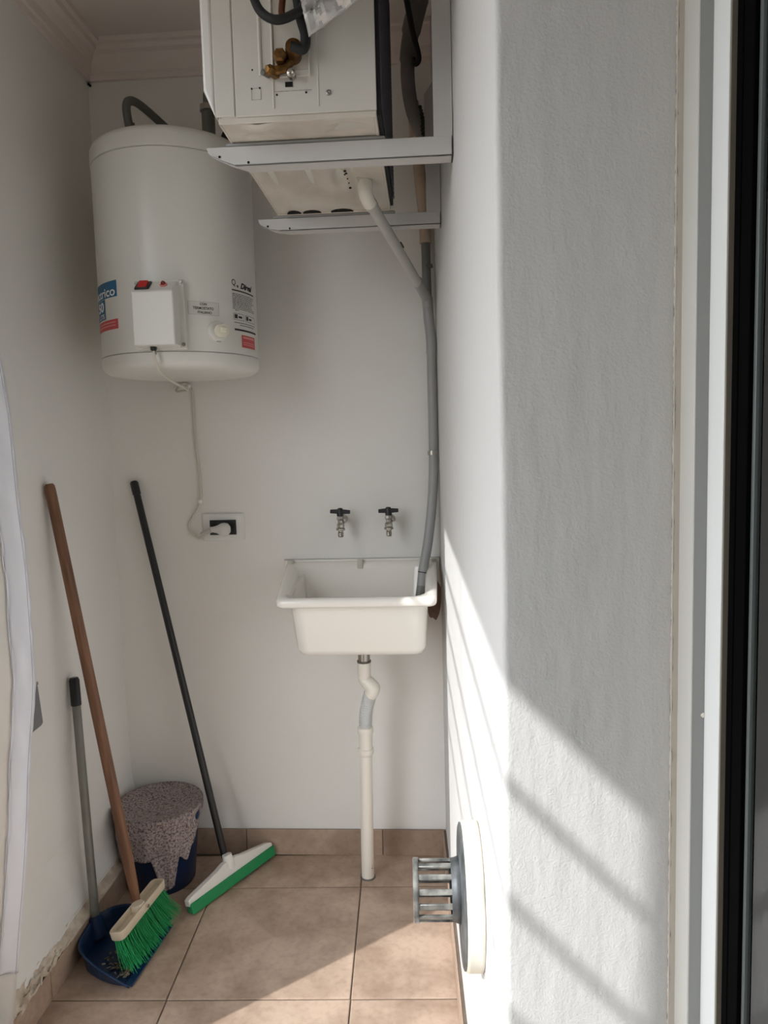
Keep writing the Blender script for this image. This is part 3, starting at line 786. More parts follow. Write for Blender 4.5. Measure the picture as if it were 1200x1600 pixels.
# silver tape-wrapped bundle crossing the panel
mb = MB()
A = Vector((-0.2141, 1.42, 2.3236)); B = Vector((-0.2010, 1.42, 2.2577)); C3 = Vector((-0.0978, 1.42, 2.3166))
def foil(u, v):
    # u along the bundle (lower-left end -> upper right), v across
    p0 = B.lerp(Vector((0.02, 1.40, 2.385)), u)
    p1 = Vector((-0.2185, 1.42, 2.345)).lerp(Vector((-0.10, 1.40, 2.52)), u)
    p = p0.lerp(p1, v)
    bulge = math.sin(math.pi * v)
    n = noise.noise(Vector((u * 7, v * 5, 1.0))) * 0.018 + noise.noise(Vector((u * 20, v * 7, 7.0))) * 0.010 + abs(noise.noise(Vector((u * 9 + v * 9, v * 3, 2.0)))) * 0.016
    return p + Vector((0, -0.030 * bulge + n, n * 0.3))
mb.grid(foil, 40, 24)
tag(mb.obj('tape_wrap', M_foil, solid=0.002, angle=30), 'crumpled silver tape wrapping hanging over the unit side panel', 'tape')

# brackets
def bracket(y, xw, xl, zt, zb, ztop, label, wdt=0.042):
    b = thing('steel_bracket', label, 'bracket', (xw, y, zb), 'wall brackets under the outdoor unit')
    mb = MB()
    # arm front leaf with cut tip
    mb.prism([(xw, zt), (xl, zt), (xl + 0.004, zt - 0.012), (xl + 0.010, zt - 0.018), (xl + 0.034, zt - 0.030), (xl + 0.060, zb), (xw, zb)], y, y + 0.0035, 'y')
    # lower flange, tapering to the tip
    fr_ = [(xl + 0.010, y, zt - 0.018), (xl + 0.034, y, zt - 0.030), (xl + 0.060, y, zb), (xw, y, zb)]
    bk_ = [(xl + 0.013, y + 0.008, zt - 0.019), (xl + 0.048, y + wdt * 0.55, zt - 0.033), (xl + 0.085, y + wdt, zb), (xw, y + wdt, zb)]
    up_ = Vector((0, 0, 0.003))
    for p_, q_ in zip(range(3), range(1, 4)):
        lo = [Vector(fr_[p_]), Vector(fr_[q_]), Vector(bk_[q_]), Vector(bk_[p_])]
        mb.rings([lo, [v + up_ for v in lo]])
    mb.obj('arm', M_bracket, b, bevel=0.0008, seg=1)
    mb = MB()
    mb.prism([(xw - 0.040, zb), (xw, zb), (xw, ztop), (xw - 0.040, ztop - 0.055)], y + 0.0005, y + 0.004, 'y')
    mb.box(xw - 0.0035, xw, y, y + wdt, zb, ztop - 0.01)
    mb.obj('upright', M_bracket, b, bevel=0.0008, seg=1)
    for x, z in ((xl + 0.028, zt - 0.020), (xl + 0.090, zb + 0.006)):
        MB().lathe([(0.0028, 0), (0.0028, 0.001), (0, 0.001)], frame_to((x, y - 0.0002, z), (0, -1, 0)), 10).obj('bolt_hole', M_dark, b)
    settle(b)
    return b
bracket(1.600, wx(1.6) - 0.001, -0.456, 2.142, 2.102, 2.66, 'near white steel angle bracket under the outdoor unit')
bracket(2.100, wx(2.1) - 0.001, -0.461, 2.142, 2.108, 2.51, 'far white steel angle bracket, lower in view, behind the drain pipe')

# bundle, cable and cream pipe behind the unit
sl_ = tag(MB().tube(spline([(0.010, 2.25, 2.84), (0.004, 2.25, 2.78), (-0.018, 2.25, 2.70), (-0.030, 2.25, 2.62), (-0.030, 2.25, 2.55), (-0.020, 2.27, 2.49), (0.004, 2.31, 2.445), (0.040, 2.35, 2.42)], 8),
         [0.030] * 9 + [0.028] * 8 + [0.024] * 8 + [0.0205] * 32, 16).obj('insulation_sleeve', M_foam), 'grey foam insulation sleeve hanging between unit and right wall', 'sleeve')
tag(MB().tube(spline([(-0.044, 2.19, 2.84), (-0.030, 2.19, 2.76), (-0.014, 2.19, 2.67), (0.0, 2.19, 2.61), (0.0015, 2.195, 2.592), (-0.006, 2.20, 2.585), (-0.012, 2.21, 2.60)], 8), 0.0085, 10).obj('electric_cable', M_blackrub), 'black cable with hooked end hanging beside the grey sleeve', 'cable')
rr_ = []
pth = spline([(-0.004, 2.272, 2.500), (0.006, 2.285, 2.465), (0.018, 2.30, 2.43), (0.034, 2.32, 2.415)], 8)
tag(MB().tube(pth, [0.010 + 0.003 * (k % 2) for k in range(len(pth))], 10).obj('corrugated_hose', M_blackrub), 'short black corrugated hose end below the grey sleeve', 'hose')
tag(MB().tube(spline([(-0.02, 2.515, 2.62), (-0.012, 2.512, 2.50), (0.0, 2.51, 2.36), (0.010, 2.51, 2.26), (0.012, 2.51, 2.165)], 8), 0.0195, 14).obj('cream_pipe', M_pvc_c), 'cream painted pipe running up the back wall corner', 'pipe')

# condensate drain
dp = thing('condensate_pipe', 'grey drain pipe from outdoor unit down the corner into the sink', 'pipe', (0.02, 2.5, 1.05))
J = Vector((0.014, 2.475, 1.975))
E0 = Vector((-0.131, 1.850, 2.118))
MB().lathe([(0.021, -0.005), (0.021, 0.010), (0.018, 0.012), (0.018, 0.030)], frame_to((-0.137, 1.866, 2.164), (0, 0, -1)), 24).obj('outlet_collar', M_pvc_lt, dp)
MB().tube(spline([(-0.137, 1.866, 2.150), (-0.137, 1.858, 2.128), (-0.134, 1.862, 2.112), (-0.128, 1.885, 2.102)], 6), 0.0175, 16).obj('elbow', M_pvc_w, dp)
MB().tube([(-0.131, 1.868, 2.108), J + Vector((-0.012, -0.04, 0.016))], 0.0145, 16).obj('sloping_pipe', M_pvc_lt, dp, label='light grey sloping pipe')
MB().tube([(-0.131, 1.872, 2.107), Vector((-0.131, 1.872, 2.107)).lerp(J, 0.05)], 0.0172, 16).obj('pipe_socket', M_pvc_lt, dp)
MB().tube([J + Vector((-0.03, -0.12, 0.035)), J + Vector((-0.004, -0.015, 0.004)), J + Vector((0, 0, -0.02))], 0.0165, 14).obj('branch_socket', M_pvc_g, dp)
MB().tube([(0.012, 2.506, 2.165), (0.014, 2.500, 1.975)], 0.0150, 14).obj('upper_pipe', M_pvc_d, dp)
MB().tube(spline([(0.014, 2.492, 1.985), (0.018, 2.492, 1.91), (0.024, 2.497, 1.85), (0.0245, 2.498, 1.80)], 6), 0.0175, 16).obj('branch_fitting', M_pvc_g, dp)
MB().tube(spline([(0.0245, 2.500, 1.83), (0.0250, 2.502, 1.65), (0.0245, 2.502, 1.46), (0.018, 2.495, 1.32), (0.001, 2.474, 1.18), (-0.018, 2.452, 1.08), (-0.026, 2.440, 1.02)], 8), 0.0165, 16).obj('drop_pipe', M_pvc_g, dp)
MB().lathe([(0.0185, 1.461), (0.0185, 1.475)], Matrix.Translation((0.0225, 2.502, 0)), 20).obj('pipe_clamp', M_chrome, dp)
MB().tube([(0.012, 2.492, 2.085), (0.034, 2.492, 2.088)], 0.007, 8).obj('pipe_clip', M_galv, dp)
MB().tube([(-0.0195, 2.4490, 1.066), (-0.0200, 2.4485, 1.063)], 0.0178, 16).obj('joint_ring', M_blackrub, dp)
MB().tube([(-0.0200, 2.4485, 1.06), (-0.032, 2.434, 0.985)], 0.0155, 16).obj('pipe_end', M_pvc_d, dp)
MB().tube([(-0.0600, 2.130 - 0.012, 2.0665), (-0.0535, 2.155 - 0.012, 2.0600)], 0.0030, 6).obj('printed_mark', M_ink, dp)
settle(dp)

# ------------------------------------------------------------------ taps
def tap(x, label, rot):
    t = thing('tap', label, 'tap', (x, YB, 1.24), 'taps above the sink')
    MB().lathe([(0.016, 0), (0.016, 0.004), (0.011, 0.008), (0.009, 0.03), (0.009, 0.060)], frame_to((x, YB, 1.243), (0, -1, 0)), 16).obj('wall_stem', M_chrome, t)
    MB().lathe([(0.010, -0.022), (0.013, -0.018), (0.013, -0.008), (0.0095, -0.002), (0.0095, 0.006), (0.013, 0.010), (0.011, 0.020), (0.006, 0.024), (0.006, 0.034)], Matrix.Translation((x, 2.468, 1.240)), 8).obj('valve_body', M_chrome, t, angle=20)
    MB().lathe([(0.014, 0), (0.014, 0.010), (0.010, 0.014)], frame_to((x + 0.006, 2.480, 1.247), (0.75, -0.35, 0.35)), 6).obj('packing_nut', M_chrome, t, smooth=False)
    p = [(0.010, 1.222), (0.0155, 1.219), (0.0155, 1.213), (0.0085, 1.211), (0.0085, 1.207), (0.0098, 1.205), (0.0085, 1.203), (0.0098, 1.199), (0.0085, 1.197), (0.0098, 1.193), (0.0080, 1.189)]
    MB().lathe(p, Matrix.Translation((x, 2.464, 0)), 16).obj('spout', M_chrome, t, angle=25)
    q = Matrix.Translation((x, 2.466, 1.276)) @ Matrix.Rotation(math.radians(rot), 4, 'Y')
    mb = MB()
    mb.prism([(-0.034, -0.006), (-0.010, -0.007), (0.010, -0.007), (0.034, -0.006), (0.034, 0.006), (0.010, 0.008), (-0.010, 0.008), (-0.034, 0.006)], -0.008, 0.008, 'y', q)
    mb.lathe([(0.011, -0.016), (0.012, 0.0), (0.008, 0.012), (0.0, 0.0135)], q, 16)
    mb.obj('tee_handle', M_black, t, bevel=0.0015)
    settle(t)
tap(-0.2985, 'left tap with black tee handle above the sink', 3)
tap(-0.1335, 'right tap with black tee handle, nearer the drain pipe', -1)

# ------------------------------------------------------------------ laundry sink
sk = thing('laundry_sink', 'white wall-hung laundry sink with rounded rectangular basin', 'sink', (-0.225, 2.54, 0.86))
def rrect(x0, x1, y0, y1, r, z, n=5, zs=0.0, rf=None, wd=0.0):
    """rounded rectangle ring; z rises toward the back wall by zs"""
    pts = []
    rb = r; rf = rf if rf else r
    for (cx, cy, a0, rad) in ((x1 - rf, y0 + rf, 270, rf), (x1 - rb, y1 - rb, 0, rb), (x0 + rb, y1 - rb, 90, rb), (x0 + rf, y0 + rf, 180, rf)):
        for k in range(n + 1):
            a = math.radians(a0 + 90 * k / n)
            pts.append((cx + rad * math.cos(a), cy + rad * math.sin(a)))
    Y0, Y1 = 2.15, 2.545
    out = []
    for x, y in pts:
        t = max(0, min(1, (y - Y0) / (Y1 - Y0)))
        out.append(Vector((x + wd * t * (-0.036 if x < -0.22 else 0.010), y, z + zs * t)))
    return out
rings = [
    rrect(-0.395, -0.045, 2.235, 2.500, 0.030, 0.845),                 # outer bottom
    rrect(-0.412, -0.022, 2.208, 2.530, 0.040, 0.851),
    rrect(-0.421, -0.014, 2.198, 2.538, 0.045, 0.868),
    rrect(-0.432, -0.006, 2.186, 2.541, 0.045, 0.990, zs=0.03),
    rrect(-0.436, -0.004, 2.183, 2.542, 0.045, 1.008, zs=0.055),
    rrect(-0.464, 0.018, 2.160, 2.544, 0.022, 1.010, zs=0.055, wd=1.0),          # rim underside
    rrect(-0.468, 0.021, 2.156, 2.545, 0.022, 1.016, zs=0.058, wd=1.0),
    rrect(-0.468, 0.021, 2.156, 2.545, 0.022, 1.030, zs=0.060, wd=1.0),
    rrect(-0.463, 0.017, 2.160, 2.542, 0.022, 1.036, zs=0.060, wd=1.0),
    rrect(-0.452, 0.006, 2.168, 2.528, 0.030, 1.038, zs=0.058, wd=1.0),
    rrect(-0.440, -0.010, 2.184, 2.518, 0.045, 1.034, zs=0.055, wd=0.7),
    rrect(-0.434, -0.016, 2.190, 2.512, 0.045, 1.022, zs=0.052, wd=0.6),
    rrect(-0.424, -0.026, 2.200, 2.508, 0.045, 0.900, wd=0.35),
    rrect(-0.405, -0.045, 2.220, 2.490, 0.040, 0.870, wd=0.2),
]
mb = MB(); mb.rings(rings, True, True)
basin = mb.obj('basin', M_porcelain, sk, angle=60)
mb = MB(); mb.box(-0.512, wx(2.54) - 0.004, 2.536, YB, 1.018, 1.101)
mb.obj('back_plate', M_porcelain, sk, bevel=0.004)
MB().box(-0.514, wx(2.54) - 0.004, 2.5425, 2.5475, 1.1005, 1.1022).obj('grey_joint', M_pvc_g, sk, smooth=False)
for x in (-0.487, -0.240, 0.018):
    mb = MB(); mb.box(x - 0.0095, x + 0.0095, 2.508, 2.534, 1.070, 1.1015)
    mb.obj('fixing_clip', mat('clip_clear_plastic', (196, 194, 184), 0.3) if x < -0.4 else bpy.data.materials['clip_clear_plastic'], sk, bevel=0.0025)
settle(sk)

dr = thing('sink_waste_pipe', 'white waste pipe with grey corrugated section under the sink', 'pipe', (-0.232, 2.40, 0))
def vt(x, prof, y=2.38, n=24):
    return MB().lathe(prof, Matrix.Translation((x, y, 0)), n)
vt(-0.224, [(0.020, 0.778), (0.020, 0.868)]).obj('tail_piece', M_chrome, dr)
vt(-0.224, [(0.0235, 0.775), (0.0235, 0.781)]).obj('washer', M_galv, dr)
vt(-0.2245, [(0.0205, 0.728), (0.0225, 0.732), (0.0225, 0.772), (0.021, 0.776)]).obj('coupling', M_pvc_w, dr)
MB().tube(spline([(-0.2245, 2.38, 0.735), (-0.222, 2.378, 0.715), (-0.208, 2.372, 0.702), (-0.196, 2.365, 0.692), (-0.196, 2.362, 0.680), (-0.205, 2.366, 0.667)], 6), [0.0215, 0.0215, 0.0215, 0.022, 0.022, 0.022, 0.022, 0.0225, 0.023, 0.023, 0.0235, 0.024, 0.024, 0.024, 0.024, 0.024, 0.024, 0.024, 0.024, 0.024, 0.0238, 0.0235, 0.023, 0.0225, 0.022, 0.022, 0.022, 0.022, 0.022, 0.022, 0.022][:31], 20).obj('elbow', M_pvc_w, dr)
pth = spline([(-0.2045, 2.367, 0.672), (-0.212, 2.372, 0.645), (-0.221, 2.376, 0.61), (-0.2250, 2.38, 0.575), (-0.2260, 2.38, 0.542)], 16)
MB().tube(pth, [0.0205 + (0.0022 if k % 4 < 2 else -0.0012) for k in range(len(pth))], 20, True).obj('corrugated_hose', M_corr, dr, angle=80)
vt(-0.2265, [(0.021, 0.553), (0.0262, 0.550), (0.0275, 0.544), (0.0275, 0.534), (0.0245, 0.529), (0.0225, 0.50), (0.0225, 0.474)]).obj('reducer', M_pvc_w, dr)
vt(-0.2275, [(0.0225, 0.478), (0.0275, 0.475), (0.0280, 0.464), (0.0262, 0.457), (0.0225, 0.452)]).obj('socket_collar', M_pvc_w, dr)
MB().tube([(-0.2275, 2.38, 0.470), (-0.2330, 2.390, 0.10), (-0.2350, 2.405, 0.001)], 0.0218, 24).obj('stand_pipe', M_pvc_w, dr)
mb = MB()
for k, (dz, w) in enumerate(((0.018, 0.006), (0.028, 0.004), (0.036, 0.006), (0.047, 0.005), (0.054, 0.006))):
    mb.box(-0.2225, -0.2165, 2.3810 + 0.0015, 2.3860, 0.028 + dz * 0.8, 0.028 + dz * 0.8 + 0.004)
mb.obj('printed_mark', M_ink, dr)
vt(-0.235, [(0.027, 0.0), (0.0255, 0.003), (0.0225, 0.004)], 2.405).obj('floor_seal', M_galv, dr)
settle(dr)

# brown damp patch on the wall beneath the sink's right side
mb = MB()
pp = []
for k in range(28):
    a = 2 * math.pi * k / 28
    rr0 = 1 + 0.18 * noise.noise(Vector((math.cos(a) * 2, math.sin(a) * 2, 2.2)))
    pp.append((0.016 + 0.026 * math.cos(a) * rr0, 0.955 + 0.075 * math.sin(a) * rr0))
mb.prism([(min(x, wx(YB) - 0.001), z) for x, z in pp], YB - 0.0012, YB + 0.0005, 'y')
mb.obj('bare_patch', mat('raw_render', (138, 116, 100), 0.95, bump=0.5, bscale=60, rgb2=(120, 98, 84), vscale=30), back)

# ------------------------------------------------------------------ flue terminal on the right wall
fy, fz = 1.262, 0.681
nW = Vector((-1, -0.03, 0)).normalized()
tW = Vector((-0.03, 1, 0)).normalized()
P0 = Vector((wx(fy), fy, fz))
fl = thing('flue_terminal', 'weathered metal flue terminal with slotted cage on the right wall', 'flue terminal', P0)
FM = Matrix((tW, Vector((0, 0, 1)), nW)).transposed().to_4x4(); FM.translation = P0   # x along wall, y up, z out
OV = FM @ Matrix.Diagonal((0.80, 1, 1, 1))          # the plate is a standing oval
CM = FM @ Matrix.Translation((0, 0.010, 0))
def lobed(r, n=56, lob=0.0):
    return [(r * math.cos(2 * math.pi * k / n) * (1 + lob * math.cos(6 * math.pi * k / n)), r * math.sin(2 * math.pi * k / n)) for k in range(n)]
MB().prism(lobed(0.131, lob=0.01), 0.0, 0.032, 'z', OV).obj('mounting_pad', M_pad, fl, bevel=0.006, seg=3, label='cream square-edged backing pad')
mb = MB(); mb.lathe([(0.127, 0.032), (0.128, 0.034), (0.123, 0.036), (0.100, 0.037), (0.062, 0.038), (0.0, 0.038)], OV, 56)
mb.obj('round_plate', M_disc, fl)
cr_ = 0.0520
MB().lathe([(cr_ + 0.004, 0.036), (cr_ + 0.001, 0.046), (cr_, 0.053), (cr_ - 0.005, 0.053), (cr_ - 0.005, 0.036)], CM, 48, cap=False).obj('cage_collar', M_disc, fl, solid=0.001)
nb = 13
for k in range(nb):
    a = 2 * math.pi * (k + 0.5) / nb
    c, s_ = math.cos(a), math.sin(a)
    q = CM @ Matrix.Rotation(a, 4, 'Z')
    MB().box(cr_ - 0.005, cr_, -0.0052, 0.0052, 0.050, 0.118, q).obj('cage_bar', M_disc2, fl, bevel=0.0012, seg=1)
MB().lathe([(cr_ + 0.001, 0.112), (cr_ + 0.0015, 0.120), (cr_ - 0.002, 0.1215), (cr_ - 0.006, 0.1215), (cr_ - 0.0065, 0.112)], CM, 48, cap=False).obj('end_ring', M_disc2, fl, solid=0.0012)
MB().lathe([(cr_ - 0.010, 0.117), (cr_ - 0.010, 0.119), (0, 0.119)], CM, 40).obj('end_plate', M_disc2, fl)
settle(fl)

# ------------------------------------------------------------------ broom
def axis_obj(mb_fn, name, m, p0, p1, parent, **kw):
    """build along local z from p0 to p1 so the grain follows the handle"""
    p0, p1 = Vector(p0), Vector(p1)
    o = mb_fn((p1 - p0).length).obj(name, m, parent, **kw)
    o.matrix_basis = frame_to(p0, p1 - p0)
    return o
H0, H1 = Vector((-0.920, 2.070, 0.128)), Vector((-1.108, 2.077, 1.412))
br = thing('broom', 'broom with brown wooden handle and green bristles leaning on left wall', 'broom', (-0.90, 2.04, 0.0))
axis_obj(lambda L: MB().lathe([(0.0125, 0), (0.0150, 0.05), (0.0165, 0.12), (0.0165, L * 0.45), (0.0155, L - 0.02), (0.0145, L - 0.006), (0.010, L)], None, 20), 'handle', M_wood, H0, H1, br)
U = (H1 - H0).normalized()
Lx = Vector((0.034, 0.255, 0.0)).normalized(); Lx = (Lx - U * Lx.dot(U)).normalized()
Nx = Lx.cross(U).normalized()                       # points to +X
hc = Vector((-0.901, 2.044, 0.118))
BM = Matrix((Lx, Nx, U)).transposed().to_4x4(); BM.translation = hc
# open-topped head: tapered base with raised edge walls
mb = MB()
def headring(l, w, z, n=5, r=0.014):
    pts = []
    for cx, cy, a0 in ((l - r, -w + r, 270), (l - r, w - r, 0), (-l + r, w - r, 90), (-l + r, -w + r, 180)):
        for k in range(n + 1):
            a = math.radians(a0 + 90 * k / n); pts.append((cx + r * math.cos(a), cy + r * math.sin(a)))
    # barrel: narrower toward the ends
    return [BM @ Vector((x, y * (1 - 0.28 * (x / l) ** 2), z)) for x, y in pts]
mb.rings([headring(0.126, 0.025, -0.014), headring(0.129, 0.028, -0.010), headring(0.131, 0.030, 0.012), headring(0.129, 0.0285, 0.014), headring(0.123, 0.023, 0.013), headring(0.120, 0.020, -0.002)])
hd = mb.obj('head', M_brush, br, angle=40)
MB().lathe([(0.0225, -0.003), (0.0215, 0.012), (0.0175, 0.017)], BM @ Matrix.Translation((0.0, -0.002, 0)), 20).obj('ferrule', M_brush, hd)
MB().lathe([(0.005, 0), (0.005, 0.002), (0, 0.003)], BM @ frame_to((0.004, 0.0295, 0.004), (0, 1, 0)), 12).obj('screw', M_screw, hd)
me_v, me_f = [], []
rb = random.Random(5)
for i in range(42):
    for j in range(12):
        fx = -1 + 2 * (i + 0.5 + rb.uniform(-.4, .4)) / 42; fyv = -1 + 2 * (j + 0.5) / 12
        x = fx * 0.120; y = fyv * 0.021 * (1 - 0.28 * fx * fx)
        root_ = BM @ Vector((x, y, -0.012))
        L = 0.098 + rb.uniform(-0.012, 0.006)
        d0 = (-U + Nx * (0.10 + fyv * 0.16) + Lx * (fx * 0.12 + rb.uniform(-.05, .05))).normalized()
        p = root_; d = d0; pts = [p.copy()]
        for k in range(4):
            d = (d + Nx * (0.10 + rb.uniform(-.06, .06)) + Lx * (fx * 0.03 + rb.uniform(-.04, .04))).normalized()
            p = p + d * (L / 4)
            if p.z < 0.009: p.z = 0.009
            pts.append(p.copy())
        r = 0.00155
        base_i = len(me_v)
        for k, q in enumerate(pts):
            rk = r * (1 - 0.12 * k)
            for a in (0, 2.094, 4.188):
                me_v.append(q + Lx * (rk * math.cos(a)) + Nx * (rk * math.sin(a)))
        for k in range(4):
            for a in range(3):
                b = (a + 1) % 3
                me_f.append((base_i + k * 3 + a, base_i + k * 3 + b, base_i + k * 3 + 3 + b, base_i + k * 3 + 3 + a))
me = bpy.data.meshes.new('bristles'); me.from_pydata([tuple(v) for v in me_v], [], me_f); me.materials.append(M_green); me.shade_smooth()
bo = bpy.data.objects.new('bristles', me); COL.objects.link(bo); bo.parent = br; bo['kind'] = 'stuff'; bo['label'] = 'green plastic bristles'
settle(br)

# ------------------------------------------------------------------ dustpan
du = thing('dustpan', 'blue long-handled dustpan with debris, under the broom head', 'dustpan', (-0.96, 2.0, 0))
outl = [(-0.862, 1.858), (-0.905, 1.862), (-0.965, 1.884), (-1.020, 1.920), (-1.046, 1.960), (-1.052, 2.005), (-1.050, 2.060), (-1.030, 2.110), (-0.990, 2.146), (-0.930, 2.158), (-0.845, 2.142)]
hts = [0.012, 0.034, 0.050, 0.060, 0.064, 0.066, 0.066, 0.064, 0.056, 0.040, 0.014]
ol = spline([(x, y, h) for (x, y), h in zip(outl, hts)], 4)
mb = MB()
cen = Vector((-0.95, 2.01, 0))
bot_o = [Vector((p.x + (cen.x - p.x) * 0.10, p.y + (cen.y - p.y) * 0.10, 0.003)) for p in ol]
top_o = [p for p in ol]
lip_o = [p + (p - cen).normalized() * 0.007 * Vector((1, 1, 0)).length / 1.414 for p in ol]
R_ = [lip_o, top_o, bot_o]
V = [[mb.bm.verts.new(Vector((p.x, p.y, p.z))) for p in r] for r in R_]
for i in range(2):
    for j in range(len(ol) - 1):
        mb.bm.faces.new((V[i][j], V[i][j + 1], V[i + 1][j + 1], V[i + 1][j]))
cv = mb.bm.verts.new(Vector((-0.90, 2.01, 0.003)))
for j in range(len(ol) - 1):
    mb.bm.faces.new((V[2][j], V[2][j + 1], cv))
# front lip sloping down to the floor
f0, f1 = V[2][0], V[2][-1]
e0 = mb.bm.verts.new(Vector((-0.868, 1.868, 0.0025))); e1 = mb.bm.verts.new(Vector((-0.842, 2.132, 0.0025)))
mb.bm.faces.new((f1, f0, e0, e1)); mb.bm.faces.new((f0, f1, cv))
mb.obj('pan', M_bluepl, du, solid=0.003, angle=50)
axis_obj(lambda L: MB().prism([(-0.132, -0.010), (0.132, -0.010), (0.132, 0.012), (-0.132, 0.012)], 0, 0.005, 'z'), 'front_lip', M_bluepl, (-0.853, 1.998, 0.004), (-0.853, 1.998, 1), du, bevel=0.0015).rotation_euler = (0, 0, math.radians(84.5))
MB().tube([(-1.035, 2.055, 0.020), (-1.050, 2.062, 0.080)], [0.026, 0.020], 16).obj('handle_socket', M_bluepl, du)
axis_obj(lambda L: MB().lathe([(0.0130, 0), (0.0130, L)], None, 16), 'handle', M_greyhandle, (-1.048, 2.062, 0.05), (-1.100, 2.133, 0.735), du)
axis_obj(lambda L: MB().lathe([(0.0150, 0), (0.0155, 0.004), (0.0155, L - 0.008), (0.012, L)], None, 16), 'grip', M_black, (-1.0985, 2.131, 0.722), (-1.1045, 2.139, 0.808), du)
settle(du)
# debris in the pan
mb = MB(); rd = random.Random(9)
for k in range(150):
    u = rd.random(); v = rd.gauss(0, 0.35)
    x = -0.885 - abs(v) * 0.04; y = 1.895 + 0.22 * u
    s_ = 0.002 + 0.008 * rd.random() ** 2
    q = Matrix.Translation((x, y, 0.008 + 0.008 * rd.random())) @ Matrix.Rotation(rd.random() * 6, 4, 'Z') @ Matrix.Rotation(rd.random() * 3, 4, 'X')
    mb.box(-s_, s_, -s_ * 0.5, s_ * 0.5, -0.001, 0.001, q)
for k in range(40):
    x = -0.945 + rd.uniform(-.03, .03); y = 1.955 + rd.uniform(-.03, .04)
    s_ = 0.003 + 0.004 * rd.random()
    q = Matrix.Translation((x, y, 0.009 + 0.006 * rd.random())) @ Matrix.Rotation(rd.random() * 6, 4, 'Z') @ Matrix.Rotation(rd.random() * 3, 4, 'X')
    mb.box(-s_, s_, -s_ * 0.5, s_ * 0.5, -0.001, 0.001, q)
tag(mb.obj('debris', mat('dry_debris', (158, 150, 132), 0.95, rgb2=(74, 66, 52), vscale=60), smooth=False), 'dry leaves and dust swept into the blue dustpan', 'debris', kind='stuff')

# ------------------------------------------------------------------ squeegee
sq = thing('squeegee', 'floor squeegee with black handle and green blade leaning on back wall', 'squeegee', (-0.70, 2.36, 0))
S0, S1 = Vector((-0.733, 2.385, 0.082)), Vector((-1.040, 2.531, 1.395))
axis_obj(lambda L: MB().lathe([(0.0115, 0), (0.0125, 0.02), (0.0125, L - 0.05), (0.0145, L - 0.049), (0.0145, L - 0.006), (0.010, L)], None, 18), 'handle', M_blackhandle, S0, S1, sq)
U2 = (S1 - S0).normalized()
L2 = Vector((0.200, 0.335, 0)).normalized(); L2 = (L2 - U2 * L2.dot(U2)).normalized()
N2 = L2.cross(U2).normalized()
if N2.y > 0: N2 = -N2
Q = Matrix((L2, N2, U2)).transposed().to_4x4(); Q.translation = Vector((-0.705, 2.360, 0.033))
mb = MB()
mb.prism([(-0.196, -0.004), (0.196, -0.004), (0.196, 0.016), (0.180, 0.022), (0.060, 0.042), (0.026, 0.052), (-0.026, 0.052), (-0.060, 0.042), (-0.180, 0.022), (-0.196, 0.016)], -0.013, 0.013, 'y', Q)
mb.obj('body', M_sqwhite, sq, bevel=0.003)
MB().lathe([(0.020, 0.024), (0.020, 0.050), (0.0175, 0.056), (0.0165, 0.070)], Q, 16).obj('socket', M_sqwhite, sq)
MB().box(-0.196, 0.196, 0.0125, 0.0215, -0.029, 0.006, Q).obj('green_blade', M_green2, sq, bevel=0.003)
MB().box(-0.194, 0.194, -0.010, 0.013, -0.026, -0.003, Q).obj('inner_blade', M_green2, sq, bevel=0.003)
settle(sq)

# ------------------------------------------------------------------ bucket and floor cloth
BX, BY = -0.958, 2.385
bk = thing('bucket', 'navy blue plastic bucket in the corner, covered by a grey cloth', 'bucket', (BX, BY, 0))
BMx = Matrix.Translation((BX, BY, 0))
mb = MB(); mb.lathe([(0.105, 0.003), (0.108, 0.0), (0.112, 0.006), (0.136, 0.262), (0.142, 0.264), (0.143, 0.272), (0.138, 0.276), (0.133, 0.270), (0.128, 0.20), (0.108, 0.010), (0.0, 0.008)], BMx, 48)
mb.obj('body', M_bluedark, bk)
for s_, a in ((1, math.radians(-12)), (-1, math.radians(168))):
    p = Vector((BX + 0.142 * math.cos(a), BY + 0.142 * math.sin(a), 0.252))
    MB().lathe([(0.017, -0.006), (0.017, 0.007), (0.010, 0.010), (0, 0.010)], frame_to(p, (math.cos(a), math.sin(a), 0)), 14).obj('handle_lug', M_bluepl, bk)
settle(bk)
mb = MB()
def lerp_table(T, a):
    if a <= T[0][0]: return T[0][1]
    for (a0, v0), (a1, v1) in zip(T, T[1:]):
        if a <= a1:
            t = (a - a0) / (a1 - a0); t = t * t * (3 - 2 * t)
            return v0 + (v1 - v0) * t
    return T[-1][1]
DROP = [(-180, 0.014), (-125, 0.016), (-112, 0.10), (-98, 0.172), (-60, 0.182), (-38, 0.172), (-14, 0.143), (20, 0.134), (45, 0.144), (58, 0.168), (66, 0.122), (78, 0.085), (92, 0.045), (108, 0.016), (180, 0.014)]
RIM = 0.1475
def ctop(u, v):
    a = math.radians(-180 + 360 * u); r = RIM * v
    x, y = r * math.sin(a), -r * math.cos(a)
    z = 0.284 - 0.018 * (1 - v ** 2.2) + 0.0035 * noise.noise(Vector((x * 24, y * 24, 0))) * (1 - v ** 6)
    if v > 0.97: z -= 0.0015
    return Vector((BX + x, BY + y, z))
mb.grid(ctop, 120, 18)
